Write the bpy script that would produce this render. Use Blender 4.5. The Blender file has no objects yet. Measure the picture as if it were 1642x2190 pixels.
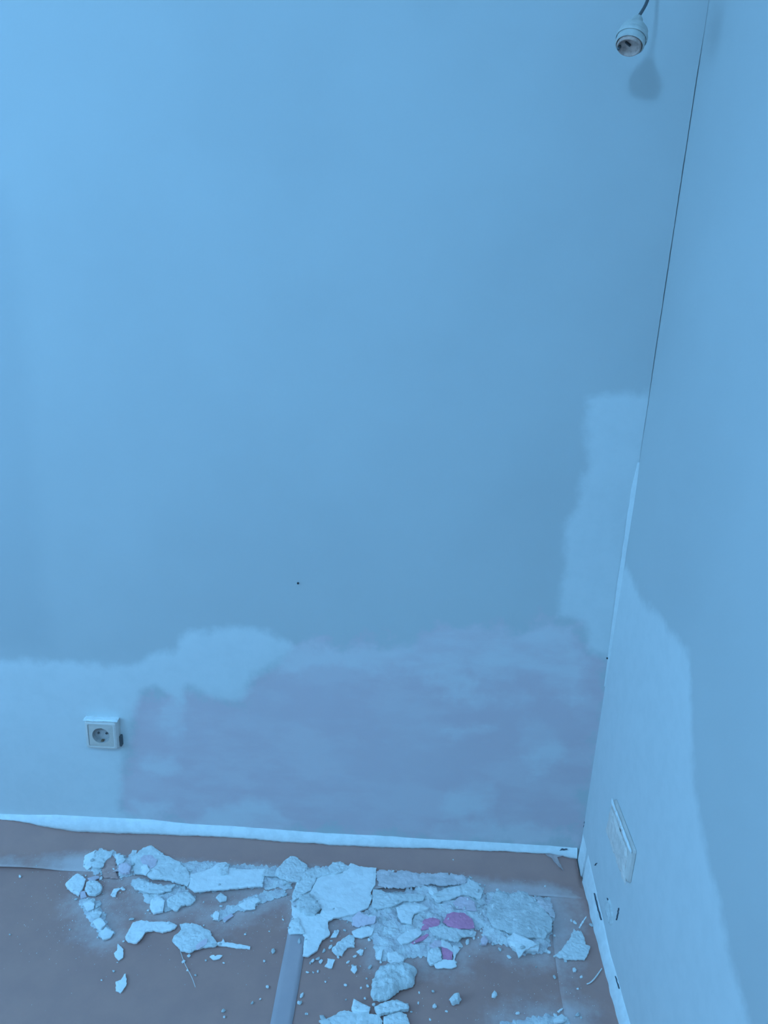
import bpy, bmesh, math, random
import numpy as np
from mathutils import Vector, Matrix, noise as mn
from mathutils.geometry import delaunay_2d_cdt

random.seed(7)
S = bpy.context.scene
COL = S.collection
D, X, H = 1.5512, 0.4967, 1.4155          # back wall plane y = D, right wall plane x = X, camera height
XL, YF, ZC = -2.3, -2.3, 2.65          # left wall, wall behind the camera, ceiling

# ------------------------------------------------------------------ camera
CAM = [[0.998726, 0.029459, 0.040975], [-0.048236, 0.318556, 0.946676], [-0.014836, 0.947446, -0.319571]]
cd = bpy.data.cameras.new('camera'); co = bpy.data.objects.new('camera', cd); COL.objects.link(co)
r, u, f = [Vector(v) for v in CAM]
m = Matrix((r, u, -f)).transposed().to_4x4(); m.translation = (0, 0, H)
co.matrix_world = m
cd.sensor_fit = 'VERTICAL'; cd.sensor_height = 24.0; cd.lens = 1645.0 * 24.0 / 2190.0
cd.clip_start = 0.02
S.camera = co

# ------------------------------------------------------------------ world, lights, exposure
TINT = (0.192, 0.550, 1.0)             # dusk daylight as the camera's white balance records it
w = bpy.data.worlds.new('world'); S.world = w; w.use_nodes = True
w.node_tree.nodes['Background'].inputs[0].default_value = (*TINT, 1)
w.node_tree.nodes['Background'].inputs[1].default_value = 0.3
def area(name, loc, rot, sx, sy, power):
    l = bpy.data.lights.new(name, 'AREA'); l.shape = 'RECTANGLE'; l.size = sx; l.size_y = sy
    l.energy = power; l.color = TINT
    o = bpy.data.objects.new(name, l); COL.objects.link(o); o.location = loc; o.rotation_euler = rot
    return o
# daylight entering through the window in the left wall
area('window_daylight', (XL - 0.03, 0.22, 1.30), (0, math.radians(-90), 0), 1.3, 1.3, 47)
LAMP_LOC = (-0.75, -0.60, 2.50); LAMP_POWER = 170.0
S.view_settings.view_transform = 'Standard'; S.view_settings.look = 'None'
S.view_settings.gamma = 1.0; S.view_settings.use_curve_mapping = False
S.view_settings.exposure = 0.02

# ------------------------------------------------------------------ traced positions, in metres
HEAPS = [([(-0.5744, 1.414), (-0.5621, 1.4195), (-0.5358, 1.4108), (-0.5061, 1.398), (-0.4759, 1.4061), (-0.4514, 1.4018), (-0.4376, 1.394), (-0.4134, 1.3724), (-0.4187, 1.3578), (-0.4364, 1.3481), (-0.4422, 1.3366), (-0.4706, 1.3263), (-0.4986, 1.323), (-0.5105, 1.3429), (-0.525, 1.356), (-0.5349, 1.3725), (-0.5554, 1.3856), (-0.5684, 1.3965)], 9, 'loose white plaster rubble under the round flake, left of the long flake'), ([(-0.4802, 1.4706), (-0.4242, 1.4779), (-0.3875, 1.4758), (-0.3508, 1.4737), (-0.2691, 1.4749), (-0.2064, 1.4747), (-0.1977, 1.4139), (-0.2577, 1.4097), (-0.3128, 1.4058), (-0.3683, 1.3945), (-0.4202, 1.3893), (-0.4439, 1.4083), (-0.4584, 1.4439)], 6, 'pale plaster powder beneath the long white flake'), ([(-0.6701, 1.3424), (-0.6613, 1.3543), (-0.6403, 1.353), (-0.6249, 1.3484), (-0.6122, 1.3269), (-0.5965, 1.3089), (-0.5834, 1.2858), (-0.5611, 1.2665), (-0.568, 1.2558), (-0.582, 1.2472), (-0.5949, 1.2642), (-0.6093, 1.2735), (-0.6312, 1.2957), (-0.6482, 1.3217), (-0.6635, 1.3317)], 8, 'narrow trail of crumbled white plaster running toward the viewer on the left'), ([(-0.7018, 1.4859), (-0.6722, 1.498), (-0.6436, 1.4935), (-0.6118, 1.4795), (-0.6018, 1.4999), (-0.5808, 1.4883), (-0.5622, 1.4325), (-0.5799, 1.422), (-0.6042, 1.4173), (-0.6218, 1.4532), (-0.6508, 1.4799), (-0.6522, 1.4384), (-0.6614, 1.4192), (-0.6822, 1.4362)], 6, 'lilac and white plaster dust around the brown scrap'), ([(-0.1885, 1.4707), (-0.1647, 1.4779), (-0.124, 1.4836), (-0.1109, 1.4764), (-0.1087, 1.4524), (-0.1471, 1.3983), (-0.1234, 1.3608), (-0.1317, 1.3318), (-0.1632, 1.339), (-0.192, 1.3656), (-0.191, 1.4002), (-0.1846, 1.4261)], 8, 'crushed white plaster between the two big central flakes'), ([(-0.0883, 1.3451), (-0.03, 1.3554), (0.0039, 1.4166), (0.0597, 1.424), (0.1214, 1.442), (0.1645, 1.4416), (0.2139, 1.4749), (0.2386, 1.4608), (0.2527, 1.4376), (0.2568, 1.3978), (0.246, 1.34), (0.2271, 1.3265), (0.2111, 1.3164), (0.19, 1.3001), (0.1863, 1.2823), (0.1756, 1.2673), (0.167, 1.2443), (0.145, 1.2373), (0.1162, 1.2382), (0.1068, 1.2515), (0.0657, 1.2432), (0.0296, 1.2353), (0.0053, 1.242), (-0.0035, 1.2784), (-0.0249, 1.3095), (-0.0484, 1.323), (-0.0619, 1.3344), (-0.0872, 1.3327)], 11, 'wide heap of crushed white plaster holding the pink chips'), ([(0.2459, 1.3938), (0.2598, 1.4279), (0.283, 1.4449), (0.3083, 1.433), (0.3444, 1.4424), (0.3661, 1.427), (0.4032, 1.4262), (0.4053, 1.379), (0.3915, 1.3376), (0.3817, 1.3099), (0.3753, 1.2734), (0.3521, 1.2732), (0.3198, 1.2697), (0.3015, 1.2785), (0.2856, 1.2889), (0.2542, 1.2956), (0.2286, 1.2866), (0.241, 1.3274)], 12, 'broad heap of greyish white plaster at the right of the debris'), ([(0.2505, 1.1061), (0.2811, 1.1167), (0.3197, 1.1289), (0.3574, 1.1332), (0.3857, 1.1261), (0.3881, 1.1107), (0.3774, 1.0929), (0.3129, 1.0853), (0.2558, 1.0893)], 7, 'low ridge of plaster powder at the lower right edge of the picture'), ([(-0.3648, 1.3227), (-0.3592, 1.3368), (-0.345, 1.3433), (-0.3335, 1.3524), (-0.3124, 1.3595), (-0.3001, 1.3775), (-0.2774, 1.3906), (-0.2515, 1.4012), (-0.2208, 1.4123), (-0.2067, 1.3956), (-0.2381, 1.3761), (-0.2676, 1.3627), (-0.272, 1.3497), (-0.2934, 1.3441), (-0.315, 1.3398), (-0.3314, 1.3129), (-0.3491, 1.313)], 4, 'thin spill of plaster grit left of the tape strip')]
FLAKES = [([(-0.7099, 1.4755), (-0.6888, 1.4901), (-0.6872, 1.4611), (-0.68, 1.4426), (-0.6857, 1.4329), (-0.7009, 1.4442)], 'white', 3, 0, 'small white plaster chip at the far left end of the debris by the wall'), ([(-0.6825, 1.4846), (-0.6671, 1.4923), (-0.6458, 1.4873), (-0.6453, 1.4727), (-0.6523, 1.4593), (-0.6512, 1.4404), (-0.657, 1.4338), (-0.6732, 1.4357), (-0.6838, 1.4507), (-0.6876, 1.4696)], 'pale', 4, 4, 'curled pale plaster flake with a shaded left edge, beside the brown scrap'), ([(-0.6446, 1.4836), (-0.6323, 1.4699), (-0.6134, 1.4241), (-0.6057, 1.4125), (-0.6388, 1.4101), (-0.6524, 1.4336), (-0.6558, 1.4554)], 'brown', 1.5, 2, 'pointed brown paper scrap among the white chips on the left'), ([(-0.6394, 1.4834), (-0.6177, 1.4769), (-0.6062, 1.4648), (-0.6112, 1.4518), (-0.6217, 1.4478)], 'pale', 5, 0, 'small pale chip just right of the brown scrap'), ([(-0.6138, 1.439), (-0.5997, 1.4463), (-0.5839, 1.4349), (-0.5805, 1.4183), (-0.596, 1.4156), (-0.6083, 1.4239)], 'lilac', 7, 6, 'lilac plaster lump with a dark gap under it, left of the round flake'), ([(-0.5851, 1.4855), (-0.5773, 1.5026), (-0.5612, 1.5138), (-0.5374, 1.5006), (-0.5125, 1.4827), (-0.4791, 1.4675), (-0.4503, 1.4413), (-0.4368, 1.4177), (-0.4381, 1.3967), (-0.4557, 1.4014), (-0.4756, 1.4059), (-0.5002, 1.4102), (-0.524, 1.4115), (-0.5438, 1.4222), (-0.5678, 1.4235), (-0.5853, 1.4471), (-0.5961, 1.4717)], 'pale', 5, 4, 'large rounded plaster flake near the wall with a lilac patch on it'), ([(-0.5725, 1.4702), (-0.5626, 1.4807), (-0.5451, 1.4787), (-0.5295, 1.4638), (-0.5296, 1.4448), (-0.5374, 1.4396), (-0.5502, 1.4496), (-0.5628, 1.4518)], 'lilac', 2, 0, 'round lilac chip lying on the large rounded flake'), ([(-0.5601, 1.44), (-0.5488, 1.4455), (-0.5369, 1.4308), (-0.5423, 1.4181), (-0.5534, 1.4235)], 'white', 3, 0, 'small white chip under the round lilac chip'), ([(-0.5694, 1.4081), (-0.5517, 1.4109), (-0.5269, 1.3992), (-0.4934, 1.3882), (-0.4675, 1.3945), (-0.4693, 1.3768), (-0.4958, 1.3663), (-0.5267, 1.3699), (-0.5519, 1.3768), (-0.5657, 1.3905)], 'pale', 4, 3, 'flat pale chip on the rubble below the rounded flake'), ([(-0.5084, 1.3483), (-0.4932, 1.3579), (-0.4766, 1.3477), (-0.4727, 1.3203), (-0.4932, 1.3148), (-0.5053, 1.3317)], 'white', 6, 4, 'bright white chip at the lower tip of the left rubble'), ([(-0.4726, 1.3498), (-0.4553, 1.3681), (-0.433, 1.3784), (-0.4105, 1.3627), (-0.4179, 1.348), (-0.4363, 1.3411), (-0.4434, 1.3268), (-0.4655, 1.3335)], 'pale', 5, 3, 'greyish angular chip left of the long flake tip'), ([(-0.4394, 1.4276), (-0.4121, 1.4404), (-0.3953, 1.4494), (-0.3829, 1.4676), (-0.3644, 1.4706), (-0.3538, 1.4555), (-0.322, 1.4516), (-0.2659, 1.4572), (-0.2664, 1.4069), (-0.311, 1.3978), (-0.3662, 1.3866), (-0.4167, 1.3772), (-0.4337, 1.3891), (-0.4354, 1.4128)], 'white', 5, 7, 'long white plank-like plaster flake along the paper edge'), ([(-0.3808, 1.4598), (-0.3639, 1.4642), (-0.3552, 1.4522), (-0.3528, 1.4307), (-0.366, 1.4266), (-0.3788, 1.4411)], 'pale', 4, 0, 'small rounded chip resting on the long white flake'), ([(-0.7179, 1.3836), (-0.7123, 1.4064), (-0.7058, 1.419), (-0.6885, 1.4111), (-0.6781, 1.4028), (-0.6733, 1.3735), (-0.6743, 1.3533), (-0.6888, 1.3609), (-0.7068, 1.3712)], 'white', 6, 3, 'leaf-shaped white chip at the left end below the paper edge'), ([(-0.6719, 1.3932), (-0.664, 1.4028), (-0.647, 1.398), (-0.6325, 1.3842), (-0.6294, 1.3669), (-0.6362, 1.355), (-0.6528, 1.3567), (-0.6673, 1.37)], 'pale', 7, 4, 'round pale chip touching the leaf-shaped chip'), ([(-0.6746, 1.4051), (-0.6563, 1.4186), (-0.6484, 1.41), (-0.6541, 1.4006), (-0.6666, 1.3967)], 'lilac', 4, 2, 'small lilac sliver behind the round pale chip'), ([(-0.6769, 1.3647), (-0.6675, 1.3697), (-0.6569, 1.3546), (-0.6679, 1.3482)], 'lilac', 3, 0, 'tiny lilac chip between the leaf-shaped chip and the trail'), ([(-0.6554, 1.33), (-0.6444, 1.3419), (-0.6313, 1.3372), (-0.6261, 1.3182), (-0.6359, 1.3093)], 'white', 4, 3, 'uppermost white chip on the crumbled trail'), ([(-0.6285, 1.3017), (-0.6207, 1.3158), (-0.6047, 1.3088), (-0.603, 1.2928), (-0.6148, 1.2893)], 'pale', 4, 3, 'pale chip in the middle of the crumbled trail'), ([(-0.615, 1.284), (-0.604, 1.2953), (-0.5853, 1.2807), (-0.5862, 1.2599), (-0.6027, 1.2691)], 'white', 4, 3, 'white chip on the lower half of the crumbled trail'), ([(-0.5884, 1.254), (-0.5824, 1.2724), (-0.5617, 1.2634), (-0.5635, 1.2506), (-0.5765, 1.2396)], 'white', 4, 4, 'white chip at the lower end of the crumbled trail'), ([(-0.6057, 1.364), (-0.6052, 1.3814), (-0.5887, 1.387), (-0.5954, 1.3733), (-0.5925, 1.3592), (-0.5992, 1.3587)], 'white', 3, 0, 'small crescent-shaped chip alone on the bare brown paper'), ([(-0.5425, 1.2134), (-0.5399, 1.2209), (-0.5439, 1.2379), (-0.534, 1.2311), (-0.5274, 1.2242), (-0.5207, 1.2052), (-0.5274, 1.1977), (-0.5397, 1.2088)], 'white', 3, 0, 'hook-shaped white chip below the crumbled trail'), ([(-0.5164, 1.149), (-0.5081, 1.154), (-0.5037, 1.1702), (-0.4917, 1.1417), (-0.4981, 1.126), (-0.5094, 1.1296)], 'white', 3, 0, 'ragged white chip lowest on the left of the floor'), ([(-0.5299, 1.2908), (-0.5127, 1.2986), (-0.4943, 1.2959), (-0.4486, 1.2976), (-0.432, 1.2895), (-0.4348, 1.2802), (-0.4577, 1.2696), (-0.4763, 1.2735), (-0.4941, 1.2684), (-0.4962, 1.2517), (-0.5032, 1.2375), (-0.5228, 1.2387), (-0.5321, 1.2519), (-0.5326, 1.2671)], 'white', 5, 4, 'boomerang-shaped bright white flake on the brown paper'), ([(-0.4277, 1.2934), (-0.4054, 1.3002), (-0.3818, 1.2939), (-0.3593, 1.2823), (-0.3465, 1.2652), (-0.3371, 1.2532), (-0.3369, 1.2432), (-0.3611, 1.2379), (-0.3762, 1.2308), (-0.3867, 1.2228), (-0.4053, 1.2289), (-0.4191, 1.2403), (-0.4317, 1.2507), (-0.4304, 1.2647), (-0.4198, 1.2808)], 'pale', 4, 2, 'fan-shaped plaster flake right of the boomerang-shaped one'), ([(-0.3784, 1.2394), (-0.3654, 1.2553), (-0.3576, 1.2583), (-0.3567, 1.2458), (-0.3632, 1.238), (-0.3735, 1.2287)], 'lilac', 1.2, 0, 'lilac paint sliver on the lower edge of the fan-shaped flake'), ([(-0.336, 1.2529), (-0.3271, 1.256), (-0.3262, 1.2662), (-0.3195, 1.2553), (-0.3034, 1.2551), (-0.2637, 1.249), (-0.2635, 1.2428), (-0.2944, 1.2432), (-0.3228, 1.2463), (-0.3338, 1.2481)], 'white', 3, 0, 'thin white stick of plaster pointing right from the fan-shaped flake'), ([(-0.3435, 1.2181), (-0.3367, 1.2245), (-0.3175, 1.2234), (-0.3218, 1.2147), (-0.3336, 1.2115)], 'white', 3, 0, 'small oval chip below the thin stick'), ([(-0.3104, 1.3502), (-0.2976, 1.3651), (-0.275, 1.3781), (-0.2639, 1.3675), (-0.2736, 1.3583), (-0.2712, 1.3459), (-0.2926, 1.3403)], 'white', 4, 2, 'ragged white chip in the grit left of the tape'), ([(-0.3622, 1.3218), (-0.3582, 1.333), (-0.3481, 1.3282), (-0.346, 1.3094), (-0.3574, 1.3113)], 'white', 4, 2, 'small white chip at the left end of the grit spill'), ([(-0.3381, 1.3136), (-0.322, 1.331), (-0.3164, 1.3259), (-0.3304, 1.3088)], 'lilac', 3, 0, 'slim lilac chip beneath the grit spill'), ([(-0.3675, 1.3718), (-0.3595, 1.3868), (-0.3434, 1.3763), (-0.3409, 1.3651), (-0.353, 1.3586)], 'pale', 4, 2, 'small diamond-shaped chip under the long white flake'), ([(-0.2714, 1.4283), (-0.2696, 1.4521), (-0.265, 1.4605), (-0.2455, 1.4539), (-0.2392, 1.4345)], 'pale', 4, 4, 'short pale chip between the long flake and the peaked flake'), ([(-0.2428, 1.4498), (-0.2312, 1.4803), (-0.2158, 1.5022), (-0.2015, 1.5047), (-0.1893, 1.4917), (-0.1711, 1.4792), (-0.1685, 1.4578), (-0.1782, 1.4386), (-0.1818, 1.4202), (-0.2099, 1.4208), (-0.2426, 1.4366)], 'pale', 5, 6, 'peaked pale flake leaning at the wall left of the largest flake'), ([(-0.1896, 1.4186), (-0.1864, 1.4396), (-0.1704, 1.4566), (-0.147, 1.4664), (-0.1185, 1.4685), (-0.1132, 1.4555), (-0.144, 1.44), (-0.1521, 1.406), (-0.177, 1.3842), (-0.1905, 1.3686), (-0.1952, 1.3879)], 'pale', 4, 2, 'pale chip tucked behind the left edge of the largest flake'), ([(-0.119, 1.4734), (-0.1106, 1.4931), (-0.0923, 1.4973), (-0.079, 1.4872), (-0.064, 1.4801), (-0.0873, 1.4622), (-0.1028, 1.4531), (-0.1154, 1.4575)], 'pale', 5, 5, 'folded pale flake standing behind the largest flake'), ([(-0.1545, 1.3928), (-0.144, 1.4396), (-0.1175, 1.4573), (-0.0853, 1.4623), (-0.0672, 1.495), (-0.0481, 1.4881), (-0.0045, 1.4844), (-0.0042, 1.4496), (-0.0044, 1.4314), (-0.0155, 1.4101), (-0.0108, 1.3929), (-0.0174, 1.368), (-0.0489, 1.3444), (-0.0917, 1.3297), (-0.1042, 1.3219), (-0.1278, 1.3296), (-0.1225, 1.3511), (-0.1364, 1.3718)], 'white', 5, 4, 'largest bright white flake in the middle of the debris'), ([(-0.1769, 1.3832), (-0.1542, 1.3898), (-0.1361, 1.3689), (-0.1244, 1.3505), (-0.1356, 1.3308), (-0.1586, 1.3316), (-0.18, 1.349)], 'grey', 8, 4, 'grey plaster lump in the notch left of the largest flake'), ([(-0.1921, 1.3598), (-0.1761, 1.3489), (-0.1553, 1.3362), (-0.1211, 1.3385), (-0.1045, 1.3257), (-0.1046, 1.3074), (-0.0971, 1.2877), (-0.1139, 1.2713), (-0.1205, 1.2472), (-0.1384, 1.2303), (-0.1495, 1.2327), (-0.1519, 1.2796), (-0.165, 1.2943), (-0.1758, 1.3185), (-0.1878, 1.3363)], 'white', 5, 3, 'tapering white flake pointing down beside the tape strip'), ([(-0.1912, 1.2949), (-0.1874, 1.3201), (-0.1726, 1.3235), (-0.1597, 1.297), (-0.1521, 1.282), (-0.1708, 1.283), (-0.1862, 1.2863)], 'pale', 3, 1, 'pale chip lying over the tape strip'), ([(-0.0964, 1.2823), (-0.0919, 1.2936), (-0.0816, 1.3044), (-0.0785, 1.3012), (-0.0837, 1.2853)], 'white', 3, 0, 'narrow white chip right of the tapering flake'), ([(-0.091, 1.2536), (-0.077, 1.2717), (-0.0545, 1.293), (-0.045, 1.2892), (-0.0422, 1.2611), (-0.0577, 1.2601), (-0.0641, 1.249), (-0.0668, 1.2373), (-0.0795, 1.2375), (-0.0873, 1.2433)], 'pale', 4, 2, 'bone-shaped pale flake on bare paper right of the tapering flake'), ([(-0.0973, 1.2312), (-0.082, 1.2285), (-0.0864, 1.2074), (-0.1018, 1.2113), (-0.0972, 1.2189)], 'white', 3, 0, 'small square white chip below the bone-shaped flake'), ([(-0.0381, 1.2514), (-0.0308, 1.257), (-0.023, 1.2562), (-0.0237, 1.2486), (-0.0334, 1.2467)], 'white', 3, 0, 'small white chip right of the bone-shaped flake'), ([(-0.047, 1.2067), (-0.0433, 1.2154), (-0.0349, 1.2172), (-0.0331, 1.2064), (-0.0379, 1.1989)], 'white', 4, 0, 'lone five-sided white chip on bare paper above the lump'), ([(-0.0515, 1.3006), (-0.0424, 1.3058), (-0.0147, 1.3144), (-0.003, 1.3062), (-0.0062, 1.2926), (-0.0279, 1.2823), (-0.043, 1.2857)], 'white', 4, 3, 'whitish chip at the left edge of the wide heap'), ([(-0.0332, 1.3374), (-0.0162, 1.341), (-0.0007, 1.3373), (-0.0004, 1.3304), (-0.0213, 1.329)], 'white', 4, 2, 'small white bar at the upper left of the wide heap'), ([(-0.0537, 1.3324), (-0.0373, 1.3453), (-0.0252, 1.3344), (-0.0003, 1.3315), (-0.0017, 1.3199), (-0.0352, 1.3108), (-0.0505, 1.3143)], 'lilac', 3, 1, 'lilac smear of plaster left of the wide heap'), ([(-0.0038, 1.4747), (0.0316, 1.4837), (0.0975, 1.4784), (0.1881, 1.4832), (0.2135, 1.4743), (0.2076, 1.4476), (0.164, 1.4376), (0.1266, 1.4418), (0.0995, 1.4279), (0.0595, 1.4216), (0.0197, 1.4154), (0.0035, 1.4228), (-0.0002, 1.4501)], 'dust', 4, 5, 'broad dusty flake with a dark slit under its front edge'), ([(-0.0098, 1.4188), (0.0089, 1.4184), (0.0225, 1.4069), (0.0805, 1.4066), (0.1121, 1.4039), (0.1066, 1.387), (0.0596, 1.3821), (0.0441, 1.3697), (0.0109, 1.3578), (-0.0099, 1.3628)], 'pale', 4, 1, 'pale flake just below the dark slit'), ([(0.1228, 1.4269), (0.1388, 1.428), (0.1409, 1.4113), (0.1301, 1.4038), (0.1198, 1.4131)], 'white', 8, 0, 'small white block at the end of the dark slit'), ([(0.1251, 1.4018), (0.1631, 1.428), (0.2067, 1.4414), (0.2161, 1.4594), (0.2368, 1.4487), (0.2479, 1.4238), (0.2381, 1.4031), (0.2125, 1.4113), (0.1939, 1.41), (0.1668, 1.3948), (0.1403, 1.3864)], 'pale', 4, 2, 'pale flake behind the lilac chip on the wide heap'), ([(0.0452, 1.364), (0.0619, 1.3748), (0.106, 1.3778), (0.1188, 1.3691), (0.1031, 1.3584), (0.0851, 1.3493), (0.0799, 1.3318), (0.0798, 1.3196), (0.0572, 1.3211), (0.0494, 1.3421)], 'white', 5, 4, 'bright notched white chip left of the pink chips'), ([(0.1742, 1.3901), (0.1936, 1.408), (0.2119, 1.4059), (0.224, 1.3936), (0.2271, 1.368), (0.2066, 1.3697), (0.1811, 1.3744)], 'lilac', 3, 1, 'lilac triangular chip above the largest pink chip'), ([(0.1247, 1.3909), (0.1403, 1.3887), (0.1606, 1.3771), (0.1755, 1.3653), (0.1596, 1.3563), (0.1437, 1.3443), (0.1055, 1.3448), (0.1083, 1.3575)], 'white', 3, 1, 'white chip above the gap between the two pink chips'), ([(0.1173, 1.3079), (0.1454, 1.3234), (0.1777, 1.318), (0.2229, 1.3181), (0.2194, 1.3059), (0.1889, 1.2979), (0.1806, 1.2827), (0.1562, 1.2869), (0.1268, 1.2937)], 'pale', 4, 2, 'pale crumbly flake directly under the two pink chips'), ([(0.1594, 1.3555), (0.1752, 1.3629), (0.1982, 1.3613), (0.215, 1.3468), (0.2194, 1.3225), (0.2052, 1.3185), (0.1827, 1.3185), (0.1603, 1.323), (0.1495, 1.333)], 'pink', 2.5, 1, 'largest pink paint chip on the wide heap'), ([(0.1052, 1.334), (0.1233, 1.3446), (0.1435, 1.3397), (0.1416, 1.3242), (0.1224, 1.3138), (0.101, 1.3094)], 'pink', 2.5, 1, 'second pink chip touching the largest pink one'), ([(0.0797, 1.274), (0.0946, 1.2895), (0.1147, 1.3042), (0.117, 1.2969), (0.1019, 1.2813), (0.087, 1.273)], 'pink', 2, 1, 'thin pink sliver lower left of the pink chips'), ([(0.0478, 1.2776), (0.0724, 1.3058), (0.0974, 1.3105), (0.1022, 1.2989), (0.0797, 1.2769), (0.0577, 1.2639)], 'white', 4, 2, 'white chip beside the thin pink sliver'), ([(0.1164, 1.2687), (0.1316, 1.2841), (0.1439, 1.285), (0.1556, 1.2713), (0.1407, 1.2675), (0.1259, 1.2608)], 'lilac', 3, 1, 'lilac chip above the lowest pink chip'), ([(0.1439, 1.285), (0.1609, 1.2803), (0.17, 1.2665), (0.167, 1.2578), (0.1553, 1.2656), (0.1432, 1.2676)], 'white', 3, 1, 'white chip on the upper right of the lowest pink chip'), ([(0.1432, 1.2676), (0.1553, 1.2656), (0.167, 1.2578), (0.1646, 1.2354), (0.1465, 1.2315), (0.1449, 1.2508)], 'pink', 3, 1, 'lowest pink chip at the front edge of the wide heap'), ([(0.1683, 1.2757), (0.1868, 1.277), (0.1759, 1.2592), (0.1687, 1.2392), (0.1675, 1.2614)], 'white', 3, 1, 'pointed white chip right of the lowest pink chip'), ([(0.1137, 1.2552), (0.1358, 1.2652), (0.145, 1.2516), (0.1419, 1.2348), (0.12, 1.2238), (0.112, 1.2356)], 'pale', 6, 5, 'pale chip left of the lowest pink chip'), ([(0.1255, 1.2292), (0.145, 1.2387), (0.1692, 1.2403), (0.1745, 1.2283), (0.1635, 1.2235), (0.13, 1.2214)], 'white', 3, 1, 'flat white chip in front of the lowest pink chip'), ([(0.0277, 1.2458), (0.0482, 1.25), (0.064, 1.2371), (0.0605, 1.2218), (0.0415, 1.2192), (0.0294, 1.2293)], 'white', 8, 6, 'bright white chip above the crumbly lump'), ([(0.0029, 1.2384), (0.0119, 1.2558), (0.0193, 1.2534), (0.0152, 1.2309), (0.0055, 1.233)], 'white', 5, 3, 'narrow white chip at the lower left corner of the wide heap'), ([(0.2544, 1.3849), (0.2802, 1.4299), (0.3055, 1.4199), (0.3412, 1.4291), (0.3627, 1.4139), (0.3788, 1.3839), (0.3941, 1.3533), (0.3879, 1.3253), (0.3704, 1.3032), (0.3329, 1.3007), (0.3019, 1.3105), (0.2586, 1.3256), (0.249, 1.3558)], 'grey', 5, 2, 'large greyish rough flake covering the right heap'), ([(0.3606, 1.415), (0.4005, 1.4172), (0.4036, 1.3757), (0.4002, 1.3565), (0.3791, 1.3836)], 'dust', 4, 2, 'pinkish dusty chip at the right corner of the right heap'), ([(0.2267, 1.3591), (0.2496, 1.3575), (0.2497, 1.3327), (0.2217, 1.3308)], 'pale', 5, 4, 'pale chip between the largest pink chip and the right heap'), ([(0.2873, 1.2938), (0.3042, 1.3097), (0.3272, 1.2965), (0.3543, 1.2809), (0.35, 1.2692), (0.3234, 1.2703), (0.2926, 1.2768)], 'white', 8, 6, 'bright white bar-shaped flake on the front of the right heap'), ([(0.3014, 1.2806), (0.3422, 1.2747), (0.3496, 1.2752), (0.3212, 1.2648), (0.3072, 1.2513), (0.3023, 1.2693)], 'pale', 4, 3, 'pale pointed chip under the bright bar-shaped flake'), ([(0.2301, 1.2933), (0.2399, 1.3057), (0.2463, 1.2943), (0.2415, 1.2838), (0.2303, 1.2816)], 'lilac', 6, 2, 'lilac chip at the front left of the right heap'), ([(0.4399, 1.3395), (0.4547, 1.3405), (0.4599, 1.3259), (0.4598, 1.3015), (0.468, 1.2973), (0.4659, 1.2876), (0.4479, 1.2608), (0.4094, 1.2582), (0.3828, 1.2657), (0.4067, 1.2861), (0.429, 1.3165)], 'pale', 4, 3, 'triangular pale flake by the right wall'), ([(0.4541, 1.3469), (0.4638, 1.3629), (0.478, 1.3794), (0.4778, 1.3763), (0.4659, 1.3579), (0.4568, 1.3446)], 'white', 2.5, 0, 'thin white splinter above the triangular flake'), ([(0.3556, 1.1168), (0.3752, 1.1337), (0.3849, 1.1215), (0.3711, 1.112), (0.3559, 1.1085)], 'white', 6, 3, 'white chip at the right end of the lower right ridge'), ([(0.3678, 1.14), (0.3827, 1.15), (0.3799, 1.1448), (0.3708, 1.1362)], 'white', 3, 2, 'thin white sliver just above the lower right ridge'), ([(-0.0388, 1.1162), (-0.0362, 1.1383), (-0.0257, 1.1323), (-0.0028, 1.1206), (-0.0043, 1.1097), (-0.0201, 1.1066), (-0.0343, 1.11)], 'white', 9, 4, 'white wedge-shaped chip left below the crumbly lump'), ([(0.0052, 1.1225), (0.029, 1.1349), (0.0493, 1.1406), (0.0717, 1.1332), (0.0737, 1.1224), (0.0516, 1.1146), (0.0317, 1.109), (0.0158, 1.1059), (0.0075, 1.114)], 'pale', 10, 4, 'pale flake right below the crumbly lump'), ([(-0.1002, 1.0895), (-0.0791, 1.0971), (-0.0604, 1.111), (-0.0445, 1.1141), (-0.0281, 1.1087), (0.012, 1.1091), (0.0234, 1.095), (0.0192, 1.0741), (-0.0368, 1.0626), (-0.0847, 1.0739)], 'pale', 6, 3, 'big white flake cut by the bottom edge of the picture'), ([(0.024, 1.1045), (0.0558, 1.1172), (0.0698, 1.1095), (0.0748, 1.0913), (0.0718, 1.0742), (0.0407, 1.0683), (0.0238, 1.0795)], 'pale', 9, 3, 'thick pale flake at the bottom edge beside the big cut one')]
LUMPS = [([(0.0023, 1.1928), (0.0164, 1.2129), (0.0333, 1.2213), (0.0719, 1.2238), (0.0899, 1.2104), (0.0855, 1.1887), (0.0823, 1.1723), (0.0698, 1.1669), (0.0512, 1.1589), (0.0411, 1.147), (0.0311, 1.1397), (0.0026, 1.1379), (-0.0042, 1.1531), (-0.001, 1.1739)], 27, 'crumbly grey-white plaster lump with a deep shadow, front centre'), ([(0.1529, 1.1518), (0.1625, 1.1591), (0.1751, 1.1633), (0.1786, 1.1534), (0.1739, 1.1442), (0.1594, 1.14)], 17, 'single rounded plaster nugget alone on the paper at the front right')]
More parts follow.
